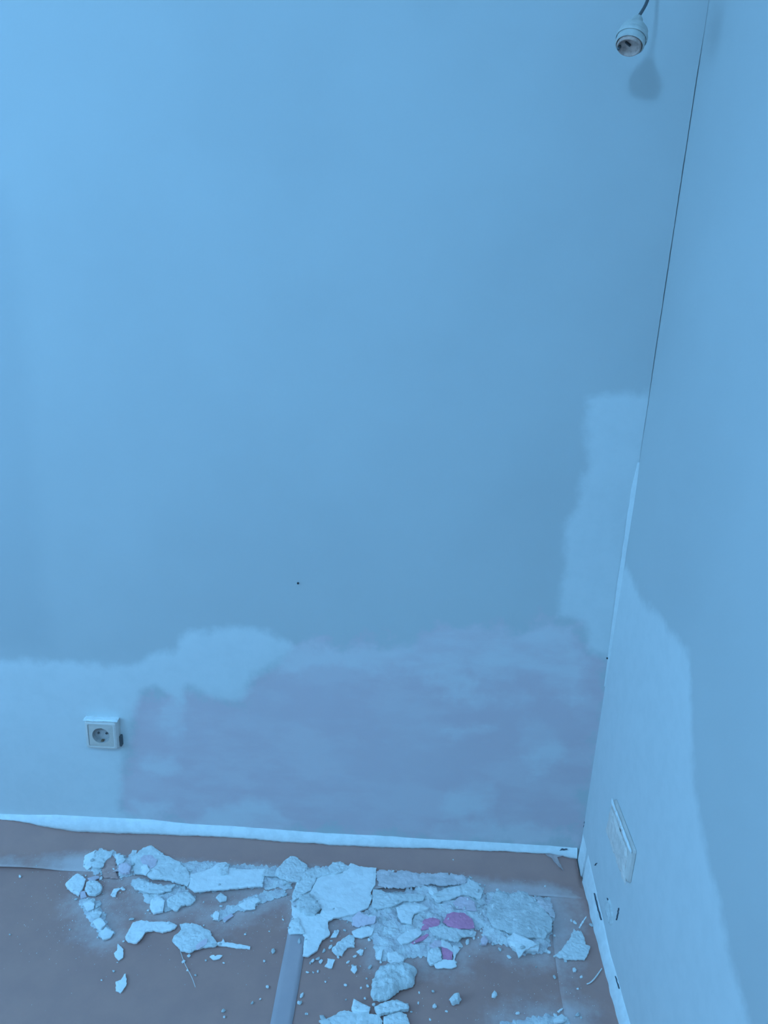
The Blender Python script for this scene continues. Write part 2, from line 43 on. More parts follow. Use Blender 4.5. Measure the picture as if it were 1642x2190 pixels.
CRUMBS = [(-0.8071, 1.4327, 2.0), (-0.8333, 1.4032, 3.2), (-0.5923, 1.2512, 2.4), (-0.5296, 1.1734, 2.8), (-0.546, 1.1519, 2.0), (-0.3949, 1.2045, 4.0), (-0.3621, 1.175, 2.6), (-0.281, 1.2798, 3.2), (-0.2139, 1.2415, 5.2), (-0.2285, 1.2163, 3.0), (-0.212, 1.1575, 4.0), (-0.2353, 1.1213, 3.2), (-0.2213, 1.1307, 2.4), (-0.1434, 1.127, 3.6), (-0.288, 1.1012, 4.0), (-0.2833, 1.0891, 3.0), (-0.0927, 1.0967, 5.6), (-0.2055, 1.3244, 2.4), (-0.2309, 1.2909, 2.2), (-0.1884, 1.299, 3.2), (-0.1248, 1.105, 2.4), (-0.3813, 1.1852, 2.4), (-0.1417, 1.1443, 2.6), (-0.5343, 1.245, 2.8), (-0.7793, 1.2463, 1.8), (-0.6843, 1.4169, 2.4), (-0.6063, 1.4226, 2.6), (-0.1067, 1.2488, 4.0), (-0.0405, 1.2401, 3.6), (-0.0536, 1.2256, 2.8), (-0.0068, 1.2164, 4.0), (-0.0548, 1.1718, 3.6), (-0.013, 1.1897, 2.4), (-0.01, 1.1724, 3.2), (-0.0233, 1.1681, 2.4), (-0.1236, 1.1968, 2.4), (-0.1352, 1.196, 2.8), (-0.1144, 1.1998, 2.4), (-0.0189, 1.2617, 2.4), (0.0948, 1.1648, 2.4), (0.1223, 1.1693, 3.2), (0.1253, 1.136, 5.2), (0.1483, 1.1276, 2.4), (0.0784, 1.1222, 2.6), (0.0928, 1.1416, 2.2), (0.1154, 1.1084, 2.6), (-0.1269, 1.1052, 2.8), (-0.0868, 1.2951, 5.2), (-0.0673, 1.3045, 3.2), (-0.0122, 1.2829, 4.0), (-0.1277, 1.2232, 3.6), (-0.1176, 1.2288, 4.4), (-0.1104, 1.2219, 4.4), (-0.14, 1.1437, 3.6), (-0.1408, 1.1271, 4.4), (-0.0138, 1.145, 3.2), (-0.0514, 1.1404, 2.0), (-0.0961, 1.1773, 2.4), (0.4216, 1.2371, 5.2), (0.4074, 1.1357, 4.4), (0.4485, 1.3591, 4.4), (0.4414, 1.3658, 2.8), (0.4835, 1.3551, 5.2), (0.4331, 1.2217, 3.6), (0.3767, 1.2181, 3.6), (0.2473, 1.1683, 6.4), (0.289, 1.1323, 3.2), (0.2702, 1.2782, 4.0), (0.2897, 1.289, 3.2), (0.2108, 1.3092, 3.6), (0.3486, 1.2752, 4.0), (0.3754, 1.2781, 4.8), (0.2277, 1.3264, 3.6), (0.4204, 1.1939, 2.4), (0.3696, 1.2801, 3.6), (0.338, 1.3264, 4.4), (0.2109, 1.3101, 3.6), (0.2015, 1.2918, 4.8), (0.2697, 1.2776, 4.0), (0.1823, 1.5175, 2.0), (0.2563, 1.2897, 4.0), (0.2334, 1.3236, 2.8), (0.2726, 1.2922, 3.6), (0.2223, 1.4751, 3.2), (0.2332, 1.4257, 3.6), (0.19, 1.4176, 3.6), (0.0197, 1.3336, 4.0), (0.338, 1.3247, 4.0), (0.2758, 1.3541, 3.2)]
BACK = {'skim': [[(0.3801, 1.1562), (0.4428, 1.1639), (0.5075, 1.1687), (0.5069, 1.0854), (0.5067, 1.0163), (0.5086, 0.9038), (0.5121, 0.7751), (0.5047, 0.5687), (0.4524, 0.5835), (0.4286, 0.658), (0.4043, 0.6624), (0.3728, 0.6664), (0.3702, 0.7342), (0.3679, 0.8755), (0.3831, 0.939), (0.3869, 1.0104), (0.3823, 1.1086)], [(-1.2319, 0.45), (-0.766, 0.4893), (-0.5808, 0.4964), (-0.4923, 0.5354), (-0.4746, 0.5722), (-0.4048, 0.5879), (-0.3196, 0.5986), (-0.2668, 0.5898), (-0.2243, 0.5626), (-0.2457, 0.5133), (-0.3108, 0.4729), (-0.3445, 0.4087), (-0.3883, 0.4124), (-0.464, 0.4392), (-0.4821, 0.4005), (-0.5195, 0.4234), (-0.5408, 0.4346), (-0.569, 0.4205), (-0.5943, 0.3684), (-0.6049, 0.2902), (-0.633, 0.2087), (-0.6532, 0.0834), (-0.5969, 0.0518), (-0.566, -0.0254), (-1.3208, -0.047)]], 'bare': [[(-0.6371, 0.0633), (-0.6425, 0.1536), (-0.618, 0.263), (-0.5927, 0.3939), (-0.5621, 0.4458), (-0.5305, 0.4228), (-0.475, 0.4385), (-0.3883, 0.4124), (-0.3336, 0.4094), (-0.3053, 0.4732), (-0.2457, 0.5133), (-0.203, 0.5579), (-0.1393, 0.5675), (-0.0439, 0.5693), (0.0401, 0.5836), (0.0704, 0.6089), (0.1107, 0.6344), (0.1739, 0.6264), (0.2576, 0.6252), (0.3283, 0.6466), (0.3786, 0.6609), (0.4145, 0.663), (0.4286, 0.658), (0.4483, 0.5833), (0.4862, 0.5736), (0.4956, 0.3963), (0.4925, 0.2666), (0.4886, 0.1445), (0.481, 0.0669), (-0.1302, 0.0472), (-0.4802, 0.0453)]], 'smear': [[(0.128, 0.4494), (0.1756, 0.4622), (0.2516, 0.4543), (0.3473, 0.465), (0.442, 0.4804), (0.4441, 0.4633), (0.3279, 0.4452), (0.242, 0.4413), (0.2001, 0.4238), (0.1726, 0.4297), (0.1878, 0.443)], [(0.1621, 0.1849), (0.2056, 0.2081), (0.2718, 0.2231), (0.2695, 0.1851), (0.2459, 0.1285), (0.1682, 0.0954), (0.1427, 0.1356)], [(-0.4203, 0.0917), (-0.3617, 0.1193), (-0.3154, 0.1361), (-0.2926, 0.114), (-0.2002, 0.071), (-0.2466, 0.0466), (-0.4567, 0.0468)], [(-0.5852, 0.2452), (-0.506, 0.2435), (-0.4905, 0.2109), (-0.554, 0.1934), (-0.5872, 0.2115)], [(-0.5312, 0.4102), (-0.4788, 0.4007), (-0.4821, 0.3238), (-0.5148, 0.2957), (-0.5289, 0.3467)], [(-0.606, 0.0935), (-0.5121, 0.1136), (-0.5076, 0.0859), (-0.5964, 0.0589)], [(0.3224, 0.3921), (0.4109, 0.3785), (0.4227, 0.2754), (0.3592, 0.2448), (0.3183, 0.3213)], [(0.1501, 0.3625), (0.2582, 0.3793), (0.2815, 0.3629), (0.1733, 0.3447)], [(0.3387, 0.5472), (0.417, 0.5992), (0.4415, 0.5531), (0.4367, 0.4801), (0.357, 0.4754)], [(0.1343, 0.0861), (0.2134, 0.1054), (0.4541, 0.1004), (0.4761, 0.0594), (0.1374, 0.0366)], [(-0.2243, 0.5507), (-0.0543, 0.5652), (0.0708, 0.6007), (0.1321, 0.6275), (0.2578, 0.6229), (0.3594, 0.6472), (0.4159, 0.6515), (0.4203, 0.5279), (0.2896, 0.5081), (0.1824, 0.514), (0.0767, 0.4956), (-0.074, 0.5112), (-0.2458, 0.489)], [(0.0767, 0.4956), (0.1815, 0.526), (0.1954, 0.4843), (0.0785, 0.465)]], 'old': [[(-1.0382, 1.5331), (-0.7622, 1.5031), (-0.7556, 1.4032), (-0.7656, 1.0544), (-0.7771, 0.6488), (-0.7755, 0.5252), (-1.229, 0.4663)]]}
RIGHT = {'skim': [[(1.5941, 0.784), (1.5262, 0.8012), (1.3852, 0.7911), (1.2476, 0.8008), (1.1567, 0.813), (1.1212, 0.7765), (1.0695, 0.6783), (0.9971, 0.6016), (0.9094, 0.5502), (0.8343, 0.5006), (0.7592, 0.4729), (0.6767, 0.4137), (1.2289, -0.4388), (1.7481, -0.2798)]], 'bare': [[(1.2058, 0.126), (1.1598, 0.2), (1.0976, 0.2), (1.0813, 0.139), (1.1337, 0.0873)]], 'smear': [], 'old': []}
BEAD_BACK = [(-1.1833, 0.0463, 0.0402), (-0.9474, 0.0491, 0.0429), (-0.8767, 0.0509, 0.0347), (-0.8058, 0.0556, 0.0208), (-0.7473, 0.0552, 0.0161), (-0.6537, 0.0557, 0.0166), (-0.5721, 0.054, 0.0207), (-0.4789, 0.0488, 0.0213), (-0.3857, 0.0479, 0.0247), (-0.246, 0.0458, 0.0198), (-0.1297, 0.0422, 0.019), (-0.0137, 0.0443, 0.0183), (0.1599, 0.0446, 0.0257), (0.3332, 0.0434, 0.0274), (0.4255, 0.0425, 0.028), (0.4741, 0.0401, 0.017)]
BEAD_RIGHT = [((1.5199, 0.0888), (0.4875, 1.5667)), ((1.4548, 0.0796), (0.497, 1.4914)), ((1.3965, 0.0681), (0.494, 1.4371)), ((1.3416, 0.0572), (0.487, 1.3763)), ((1.2944, 0.0482), (0.4874, 1.332)), ((1.2494, 0.0397), (0.4867, 1.2722)), ((1.1739, 0.039), (0.4856, 1.1949)), ((1.097, 0.0361), (0.4855, 1.1242)), ((1.0095, 0.034), (0.4861, 1.033)), ((0.9051, 0.061), (0.4901, 0.9443))]
SEAM = [(-1.2225, 1.4196), (-0.8912, 1.4247), (-0.7809, 1.4269), (-0.6712, 1.4305), (-0.5815, 1.4283), (-0.4248, 1.4224), (-0.2709, 1.4249), (-0.1829, 1.4256), (0.0204, 1.4246), (0.1159, 1.4299), (0.2672, 1.4295), (0.4097, 1.4312), (0.5292, 1.4285)]
SEAM_LIFT = [(-1.0867, -0.7597, 7), (-0.626, -0.5669, 8), (-0.2735, -0.1856, 6), (0.0083, 0.1313, 12)]
TAPE = [(-0.188, 1.4309, -0.1355, 1.4346), (-0.1898, 1.3364, -0.142, 1.3397), (-0.1905, 1.2509, -0.1479, 1.2537), (-0.1922, 1.1624, -0.1489, 1.1652), (-0.1929, 1.0827, -0.1508, 1.0852), (-0.1949, 0.9847, -0.1529, 0.9872)]
RSHEET = [(0.3971, 1.4871), (0.3996, 1.4236), (0.3897, 1.3012), (0.383, 1.199), (0.3816, 1.1178), (0.3791, 0.9381)]
SOCKET_BACK = (-0.6678, 0.3094)
SOCKET_RIGHT = [(1.3678, 0.3324), (1.2067, 0.3519), (1.2052, 0.2799), (1.3638, 0.228)]
PATCH = (1.2903, 0.1079)
CRACKS_RIGHT = [[(1.2463, 0.1339), (1.2447, 0.1517), (1.2454, 0.1669)], [(1.3175, 0.1208), (1.303, 0.124)], [(1.4265, 0.1048), (1.4109, 0.1262)], [(1.1988, 0.0381), (1.1695, 0.0379)], [(1.3811, 0.0695), (1.3467, 0.0645), (1.3118, 0.0642)]]
CRACKS_BACK = [[(0.4986, 0.1644), (0.4982, 0.1312), (0.4957, 0.1059)], [(0.4441, 0.0373), (0.4633, 0.0414)]]
HOLES = [(-0.207, 0.7174), (0.4918, 0.5715)]
LAMP = [(0.3899, 1.5212, 1.8784), (0.3736, 1.4812, 1.8253), (0.3545, 1.4512, 1.793), (0.3386, 1.4262, 1.7403), (0.3245, 1.4312, 1.7429), (0.3941, 1.5472, 1.9531)]
THREAD = [[(-0.408, 1.2287), (-0.3918, 1.2009), (-0.3787, 1.1831), (-0.3658, 1.1656), (-0.3552, 1.1484)], [(0.4413, 1.2059), (0.4487, 1.2085), (0.4583, 1.2167), (0.4703, 1.2307), (0.4815, 1.2448)]]
SCRAP = [(0.3903, 1.545), (0.4164, 1.5422), (0.4493, 1.5635), (0.4771, 1.5687), (0.4697, 1.543), (0.4381, 1.5345), (0.4498, 1.5051), (0.4204, 1.5317)]

# ------------------------------------------------------------------ materials
def newmat(name):
    mt = bpy.data.materials.new(name); mt.use_nodes = True
    nt = mt.node_tree; b = nt.nodes['Principled BSDF']
    b.inputs['Specular IOR Level'].default_value = 0.25
    return mt, nt, b
def nnoise(nt, scale, detail=4, rough=0.6, stretch=None, coord='Object'):
    t = nt.nodes.new('ShaderNodeTexCoord'); n = nt.nodes.new('ShaderNodeTexNoise')
    n.inputs['Scale'].default_value = scale; n.inputs['Detail'].default_value = detail; n.inputs['Roughness'].default_value = rough
    src = t.outputs[coord]
    if stretch:
        mp = nt.nodes.new('ShaderNodeMapping'); mp.inputs['Scale'].default_value = stretch
        nt.links.new(src, mp.inputs[0]); src = mp.outputs[0]
    nt.links.new(src, n.inputs['Vector'])
    return n.outputs[0]
def math_(nt, op, a, b=None):
    n = nt.nodes.new('ShaderNodeMath'); n.operation = op
    for i, v in enumerate((a, b)):
        if v is None: continue
        if isinstance(v, (int, float)): n.inputs[i].default_value = v
        else: nt.links.new(v, n.inputs[i])
    return n.outputs[0]
def smooth(nt, v, lo, hi, a=0.0, b=1.0):
    n = nt.nodes.new('ShaderNodeMapRange'); n.interpolation_type = 'SMOOTHSTEP'
    nt.links.new(v, n.inputs[0])
    for i, k in enumerate((lo, hi, a, b)): n.inputs[i + 1].default_value = k
    return n.outputs[0]
def mix(nt, fac, a, b):
    n = nt.nodes.new('ShaderNodeMix'); n.data_type = 'RGBA'
    if isinstance(fac, float): n.inputs[0].default_value = fac
    else: nt.links.new(fac, n.inputs[0])
    for i, v in ((6, a), (7, b)):
        if isinstance(v, tuple): n.inputs[i].default_value = (*v, 1)
        else: nt.links.new(v, n.inputs[i])
    return n.outputs[2]
def bump(nt, b, h, strength, dist):
    n = nt.nodes.new('ShaderNodeBump'); n.inputs['Strength'].default_value = strength; n.inputs['Distance'].default_value = dist
    nt.links.new(h, n.inputs['Height']); nt.links.new(n.outputs[0], b.inputs['Normal'])
def simple(name, col, rough=0.8, var=0.0, scale=40.0, bmp=0.0, bscale=200.0, bdist=0.001, metal=0.0, col2=None):
    mt, nt, b = newmat(name)
    b.inputs['Roughness'].default_value = rough; b.inputs['Metallic'].default_value = metal
    c2 = col2 or tuple(c * (1 - var) for c in col)
    if var or col2:
        nt.links.new(mix(nt, smooth(nt, nnoise(nt, scale), .35, .65), col, c2), b.inputs['Base Color'])
    else: b.inputs['Base Color'].default_value = (*col, 1)
    if bmp: bump(nt, b, nnoise(nt, bscale, 5, .65), bmp, bdist)
    return mt
def attr(nt, name):
    n = nt.nodes.new('ShaderNodeAttribute'); n.attribute_name = name; return n.outputs['Fac']

def wall_material(name, stretch):
    mt, nt, b = newmat(name); b.inputs['Roughness'].default_value = 0.75
    n_big = nnoise(nt, 3.0, 3, .5); n_mid = nnoise(nt, 28.0, 5, .6); n_fine = nnoise(nt, 120.0, 4, .6)
    n_edge = nnoise(nt, 13.0, 7, .62)
    n_str = nnoise(nt, 6.0, 5, .62, stretch)
    base = mix(nt, smooth(nt, n_big, .3, .7), (.535, .538, .534), (.560, .563, .558))
    def mask(at, wdt, amp, src=n_mid):
        s = math_(nt, 'ADD', attr(nt, at), math_(nt, 'MULTIPLY', math_(nt, 'SUBTRACT', src, .5), amp))
        return smooth(nt, s, -wdt, wdt)
    old = mask('old', .035, .03)
    c = mix(nt, math_(nt, 'MULTIPLY', old, .5), base, (.465, .475, .48))
    # bare plaster: pinkish grey with horizontal wiped streaks of filler
    bare_c = mix(nt, smooth(nt, n_str, .40, .62), (.650, .508, .535), (.682, .568, .585))
    bare_c = mix(nt, smooth(nt, n_big, .40, .75, 0.0, .5), bare_c, (.66, .56, .58))
    bm = mask('bare', .022, .20, n_edge)
    c = mix(nt, math_(nt, 'MULTIPLY', bm, .92), c, bare_c)
    sm = math_(nt, 'MULTIPLY', mask('smear', .022, .12, n_edge), smooth(nt, n_str, .30, .62, .35, .95))
    c = mix(nt, sm, c, (.70, .65, .655))
    sk = mask('skim', .016, .065, n_edge)
    c = mix(nt, math_(nt, 'MULTIPLY', sk, .95), c, mix(nt, smooth(nt, n_mid, .35, .7), (.715, .715, .71), (.685, .69, .685)))
    nt.links.new(c, b.inputs['Base Color'])
    hsum = math_(nt, 'ADD', math_(nt, 'MULTIPLY', n_fine, .25), math_(nt, 'ADD', math_(nt, 'MULTIPLY', sk, .8), math_(nt, 'MULTIPLY', sm, .5)))
    bump(nt, b, hsum, .35, .0015)
    return mt
M = {}
M['wall_back'] = wall_material('painted_wall_back', (.8, 1, 2.0))
M['wall_right'] = wall_material('painted_wall_right', (1, .8, 2.0))
M['plain_wall'] = simple('plain_wall', (.72, .73, .72), .8, .05, 3)
M['ceiling'] = simple('ceiling_paint', (.78, .78, .78), .85, .03, 3)
M['subfloor'] = simple('subfloor', (.30, .24, .20), .8, .2, 10)
M['filler'] = simple('filler', (.93, .93, .92), .8, .08, 45, .6, 130, .002)
M['white'] = simple('white_plaster', (.95, .95, .94), .85, .06, 55, .5, 160, .0015)
M['pale'] = simple('pale_plaster', (.85, .86, .85), .85, .12, 45, .7, 140, .002)
M['grey'] = simple('grey_plaster', (.82, .83, .82), .9, .20, 50, 1.0, 150, .003)
M['dust'] = simple('dusty_plaster', (.86, .78, .79), .9, .18, 40, .8, 120, .002)
M['lilac'] = simple('lilac_plaster', (.82, .68, .74), .85, .12, 50, .6, 150, .0015)
M['pink'] = simple('pink_paint', (.84, .33, .50), .6, .12, 60, .3, 150, .001)
M['brown'] = simple('brown_scrap', (.62, .37, .33), .8, .15, 50, .3, 90, .001)
M['rubble'] = simple('plaster_rubble', (.88, .88, .87), .9, 0, 38, 1.0, 170, .004, col2=(.74, .70, .72))
M['skim'] = simple('skim_plaster', (.72, .72, .715), .8, .05, 45, .4, 130, .002)
M['smear'] = simple('beige_smear', (.86, .74, .68), .8, .12, 60, .8, 120, .003)
M['crack'] = simple('crack_shade', (.12, .13, .15), .95)  # shade inside cracks and the open joint, painted as a dark colour
M['scrap'] = simple('scrap', (.62, .46, .44), .8, .2, 70)
M['cream'] = simple('cream_plastic', (.66, .56, .50), .45, .06, 60)
M['socket_white'] = simple('socket_white', (.76, .67, .62), .45, .05, 80)
M['cup'] = simple('socket_cup', (.52, .46, .44), .5, .1, 90)
M['pin'] = simple('pin_hole_shade', (.20, .18, .18), .6)
M['dark'] = simple('dark_plastic', (.05, .05, .055), .5)
M['wire'] = simple('wire_sheath', (.10, .11, .12), .5)
M['holder'] = simple('lamp_holder_plastic', (.56, .55, .52), .5, .12, 60)
M['holder_in'] = simple('lamp_holder_inside', (.62, .42, .36), .5, .3, 120)
M['brass'] = simple('contact_brass', (.30, .22, .15), .4, metal=.8)
M['thread'] = simple('fibre', (.80, .78, .76), .8)
M['frame_white'] = simple('window_frame_paint', (.8, .8, .8), .5)

def paper_material():
    mt, nt, b = newmat('kraft_paper'); b.inputs['Roughness'].default_value = 0.72
    a = nnoise(nt, 4.0, 4, .55, coord='Generated'); g = nnoise(nt, 14.0, 5, .6); fine = nnoise(nt, 150, 4, .7)
    c = mix(nt, smooth(nt, g, .3, .7), (.515, .280, .237), (.470, .258, .225))
    dusty = math_(nt, 'ADD', attr(nt, 'dust'), math_(nt, 'MULTIPLY', math_(nt, 'SUBTRACT', nnoise(nt, 22, 6, .7), .5), .9))
    c = mix(nt, smooth(nt, dusty, .30, 1.05, 0, .75), c, (.74, .62, .61))
    c = mix(nt, smooth(nt, fine, .66, .78, 0, .35), c, (.6, .55, .53))
    nt.links.new(c, b.inputs['Base Color'])
    bump(nt, b, g, .25, .004)
    return mt
M['paper'] = paper_material()
def tape_material():
    mt, nt, b = newmat('tape'); b.inputs['Roughness'].default_value = .55
    c = mix(nt, smooth(nt, nnoise(nt, 9, 5, .6), .3, .7), (.56, .44, .445), (.50, .40, .41))
    nt.links.new(c, b.inputs['Base Color']); bump(nt, b, nnoise(nt, 60, 4, .6), .2, .001)
    return mt
M['tape'] = tape_material()
def glow(name, strength):
    mt, nt, b = newmat(name)
    b.inputs['Emission Color'].default_value = (*TINT, 1); b.inputs['Emission Strength'].default_value = strength
    return mt

# ------------------------------------------------------------------ helpers
def link(name, me, mat, parent=None, loc=None, smooth_=False):
    o = bpy.data.objects.new(name, me); COL.objects.link(o)
    if mat is not None: me.materials.append(M[mat] if isinstance(mat, str) else mat)
    if loc is not None: o.location = loc
    if parent is not None: o.parent = parent
    if smooth_: me.polygons.foreach_set('use_smooth', [True] * len(me.polygons))
    return o
def mesh(name, v, fcs):
    me = bpy.data.meshes.new(name); me.from_pydata([tuple(map(float, p)) for p in v], [], fcs); me.update(); return me
def from_bm(name, bm):
    bmesh.ops.recalc_face_normals(bm, faces=bm.faces); me = bpy.data.meshes.new(name); bm.to_mesh(me); bm.free(); return me
def tag(o, label, cat, group=None, kind=None):
    o['label'] = label; o['category'] = cat
    if group: o['group'] = group
    if kind: o['kind'] = kind
    return o
def struct(o, label=None, cat=None):
    o['kind'] = 'structure'
    if label: o['label'] = label
    if cat: o['category'] = cat
    return o
def empty(name, loc, rot=(0, 0, 0)):
    o = bpy.data.objects.new(name, None); COL.objects.link(o); o.location = loc; o.rotation_euler = rot; o.empty_display_size = .05; return o
def box_bm(bm, x0, x1, y0, y1, z0, z1, bev=0.0, seg=2):
    g = bmesh.ops.create_cube(bm, size=1.0)
    for v in g['verts']: v.co = ((x0 + x1) / 2 + v.co.x * (x1 - x0), (y0 + y1) / 2 + v.co.y * (y1 - y0), (z0 + z1) / 2 + v.co.z * (z1 - z0))
    if bev:
        ed = list({e for v in g['verts'] for e in v.link_edges})
        bmesh.ops.bevel(bm, geom=ed, offset=bev, segments=seg, affect='EDGES', profile=.5)
def lathe(prof, n=28):
    v, fc = [], []
    for (rr, z) in prof:
        for k in range(n):
            a = 2 * math.pi * k / n; v.append((rr * math.cos(a), rr * math.sin(a), z))
    for i in range(len(prof) - 1):
        for k in range(n): fc.append((i * n + k, i * n + (k + 1) % n, (i + 1) * n + (k + 1) % n, (i + 1) * n + k))
    return v, fc
def tube(pts, rad, n=10):
    P_ = [Vector(p) for p in pts]
    # smooth the path
    Q = []
    for i in range(len(P_) - 1):
        p0, p1, p2, p3 = P_[max(i - 1, 0)], P_[i], P_[i + 1], P_[min(i + 2, len(P_) - 1)]
        for k in range(6):
            t = k / 6
            Q.append(.5 * ((2 * p1) + (p2 - p0) * t + (2 * p0 - 5 * p1 + 4 * p2 - p3) * t * t + (3 * p1 - p0 - 3 * p2 + p3) * t ** 3))
    Q.append(P_[-1]); v, fc = [], []
    for i, q in enumerate(Q):
        d = (Q[min(i + 1, len(Q) - 1)] - Q[max(i - 1, 0)]).normalized()
        a = d.cross(Vector((0.3, .1, 1))).normalized() if abs(d.z) < .95 else d.cross(Vector((1, 0, 0))).normalized()
        b = d.cross(a)
        rr = rad if not callable(rad) else rad(i / (len(Q) - 1))
        for k in range(n): v.append(q + a * rr * math.cos(2 * math.pi * k / n) + b * rr * math.sin(2 * math.pi * k / n))
    for i in range(len(Q) - 1):
        for k in range(n): fc.append((i * n + k, i * n + (k + 1) % n, (i + 1) * n + (k + 1) % n, (i + 1) * n + k))
    fc.append(tuple(range(n))[::-1]); fc.append(tuple((len(Q) - 1) * n + k for k in range(n)))
    return v, fc
def sdf(poly, pts):
    """signed distance, positive inside; pts (N,2)"""
    P_ = np.asarray(poly, float); N = len(P_); d = np.full(len(pts), 1e9); ins = np.zeros(len(pts), bool)
    for i in range(N):
        a, b = P_[i], P_[(i + 1) % N]; e = b - a; wv = pts - a
        t = np.clip((wv @ e) / max(e @ e, 1e-12), 0, 1); q = wv - t[:, None] * e
        d = np.minimum(d, np.hypot(q[:, 0], q[:, 1]))
        c = (a[1] > pts[:, 1]) != (b[1] > pts[:, 1])
        with np.errstate(divide='ignore', invalid='ignore'):
            xi = (b[0] - a[0]) * (pts[:, 1] - a[1]) / (b[1] - a[1]) + a[0]
        ins ^= c & (pts[:, 0] < xi)
    return np.where(ins, d, -d)
def multi_sdf(polys, pts):
    if not polys: return np.full(len(pts), -1.0)
    return np.max([sdf(p, pts) for p in polys], axis=0)
def nz(x, y, z=0.0): return mn.noise(Vector((x, y, z)))
def fattr(me, name, arr):
    a = me.attributes.new(name, 'FLOAT', 'POINT'); a.data.foreach_set('value', np.asarray(arr, np.float32))

# ------------------------------------------------------------------ structure
def grid_wall(name, us, zs, to3, data, mat, edge_fn=None):
    nu, nzv = len(us), len(zs)
    UU, ZZ = np.meshgrid(us, zs); pts = np.stack([UU.ravel(), ZZ.ravel()], 1)
    A = {k: multi_sdf(data[k], pts) for k in ('skim', 'bare', 'smear', 'old')}
    v = []
    for i, (a, z) in enumerate(pts):
        off = .0022 * nz(a * 2.2, z * 2.2, 3.1) + .0009 * nz(a * 9, z * 9, 1.7)
        off += .0012 * min(max((A['skim'][i] + .006) / .012, 0), 1) - .0008 * min(max((A['bare'][i] + .006) / .012, 0), 1)
        k = edge_fn(a, z) if edge_fn else 0.0
        v.append(to3(a + k, z, off))
    fc = [(j * nu + i, j * nu + i + 1, (j + 1) * nu + i + 1, (j + 1) * nu + i) for j in range(nzv - 1) for i in range(nu - 1)]
    # thickness: return edge on the corner side
    me = mesh(name, v, fc)
    for k, arr in A.items(): fattr(me, k, arr)
    o = link(name, me, mat, smooth_=True)
    return o
zs = list(np.arange(0, 2.0, .0125)) + [2.2, 2.4, ZC]
us = [XL, -1.9, -1.6, -1.35] + list(np.arange(-1.2, X - .004, .0125)) + [X - .004, X]
def crack_w(z):          # open joint in the upper corner, 1.5 - 3 mm wide
    t = min(max((z - .98) / .35, 0), 1) * min(max((1.83 - z) / .12, .25), 1)
    return t * max(.0004, .0016 + .0011 * nz(0, z * 7, 5) + .0008 * nz(0, z * 40, 8))
wall_back = struct(grid_wall('wall_back', us, zs, lambda a, z, o: (a, D - o, z), BACK, 'wall_back', lambda a, z: -crack_w(z) if a >= X - .0001 else 0.0),
       'light painted back wall with a bare pinkish plaster patch above the floor', 'wall')
ys = [YF, -1.6, -.8, -.2, .2, .4] + list(np.arange(.5, D, .0125)) + [D, D + .03]
wall_right = struct(grid_wall('wall_right', ys, zs, lambda a, z, o: (X - (o if a < D - .01 else 0), a, z), RIGHT, 'wall_right'),
       'light painted right wall with a patch of white filler low in the corner', 'wall')
# dark backing behind the open joint, its shade put into the colour
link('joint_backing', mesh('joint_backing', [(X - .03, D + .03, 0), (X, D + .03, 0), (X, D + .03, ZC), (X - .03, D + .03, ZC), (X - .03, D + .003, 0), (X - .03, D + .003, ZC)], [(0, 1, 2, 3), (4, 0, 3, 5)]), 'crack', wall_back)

def plain(name, v, fc, mat, label=None, cat=None): return struct(link(name, mesh(name, v, fc), mat), label, cat)
plain('floor', [(XL, YF, 0), (X, YF, 0), (X, D, 0), (XL, D, 0)], [(0, 1, 2, 3)], 'subfloor', 'floor under the brown covering paper', 'floor')
plain('ceiling', [(XL, YF, ZC), (X, YF, ZC), (X, D, ZC), (XL, D, ZC)], [(3, 2, 1, 0)], 'ceiling')
plain('wall_front', [(XL, YF, 0), (X, YF, 0), (X, YF, ZC), (XL, YF, ZC)], [(0, 1, 2, 3)], 'plain_wall')
wy0, wy1, wz0, wz1 = -.43, .87, .65, 1.95
vv = [(XL, y, z) for z in (0, wz0, wz1, ZC) for y in (YF, wy0, wy1, D)]
plain('wall_left', vv, [(j * 4 + i, j * 4 + i + 1, j * 4 + i + 5, j * 4 + i + 4) for j in range(3) for i in range(3) if not (i == 1 and j == 1)], 'plain_wall')
bm = bmesh.new()
for a in ((wy0 - .03, wy0 + .03, wz0 - .03, wz1 + .03), (wy1 - .03, wy1 + .03, wz0 - .03, wz1 + .03), (wy0, wy1, wz0 - .03, wz0 + .03), (wy0, wy1, wz1 - .03, wz1 + .03)):
    box_bm(bm, XL, XL + .04, a[0], a[1], a[2], a[3], .004, 1)
struct(link('window_1', from_bm('window_1', bm), 'frame_white'))

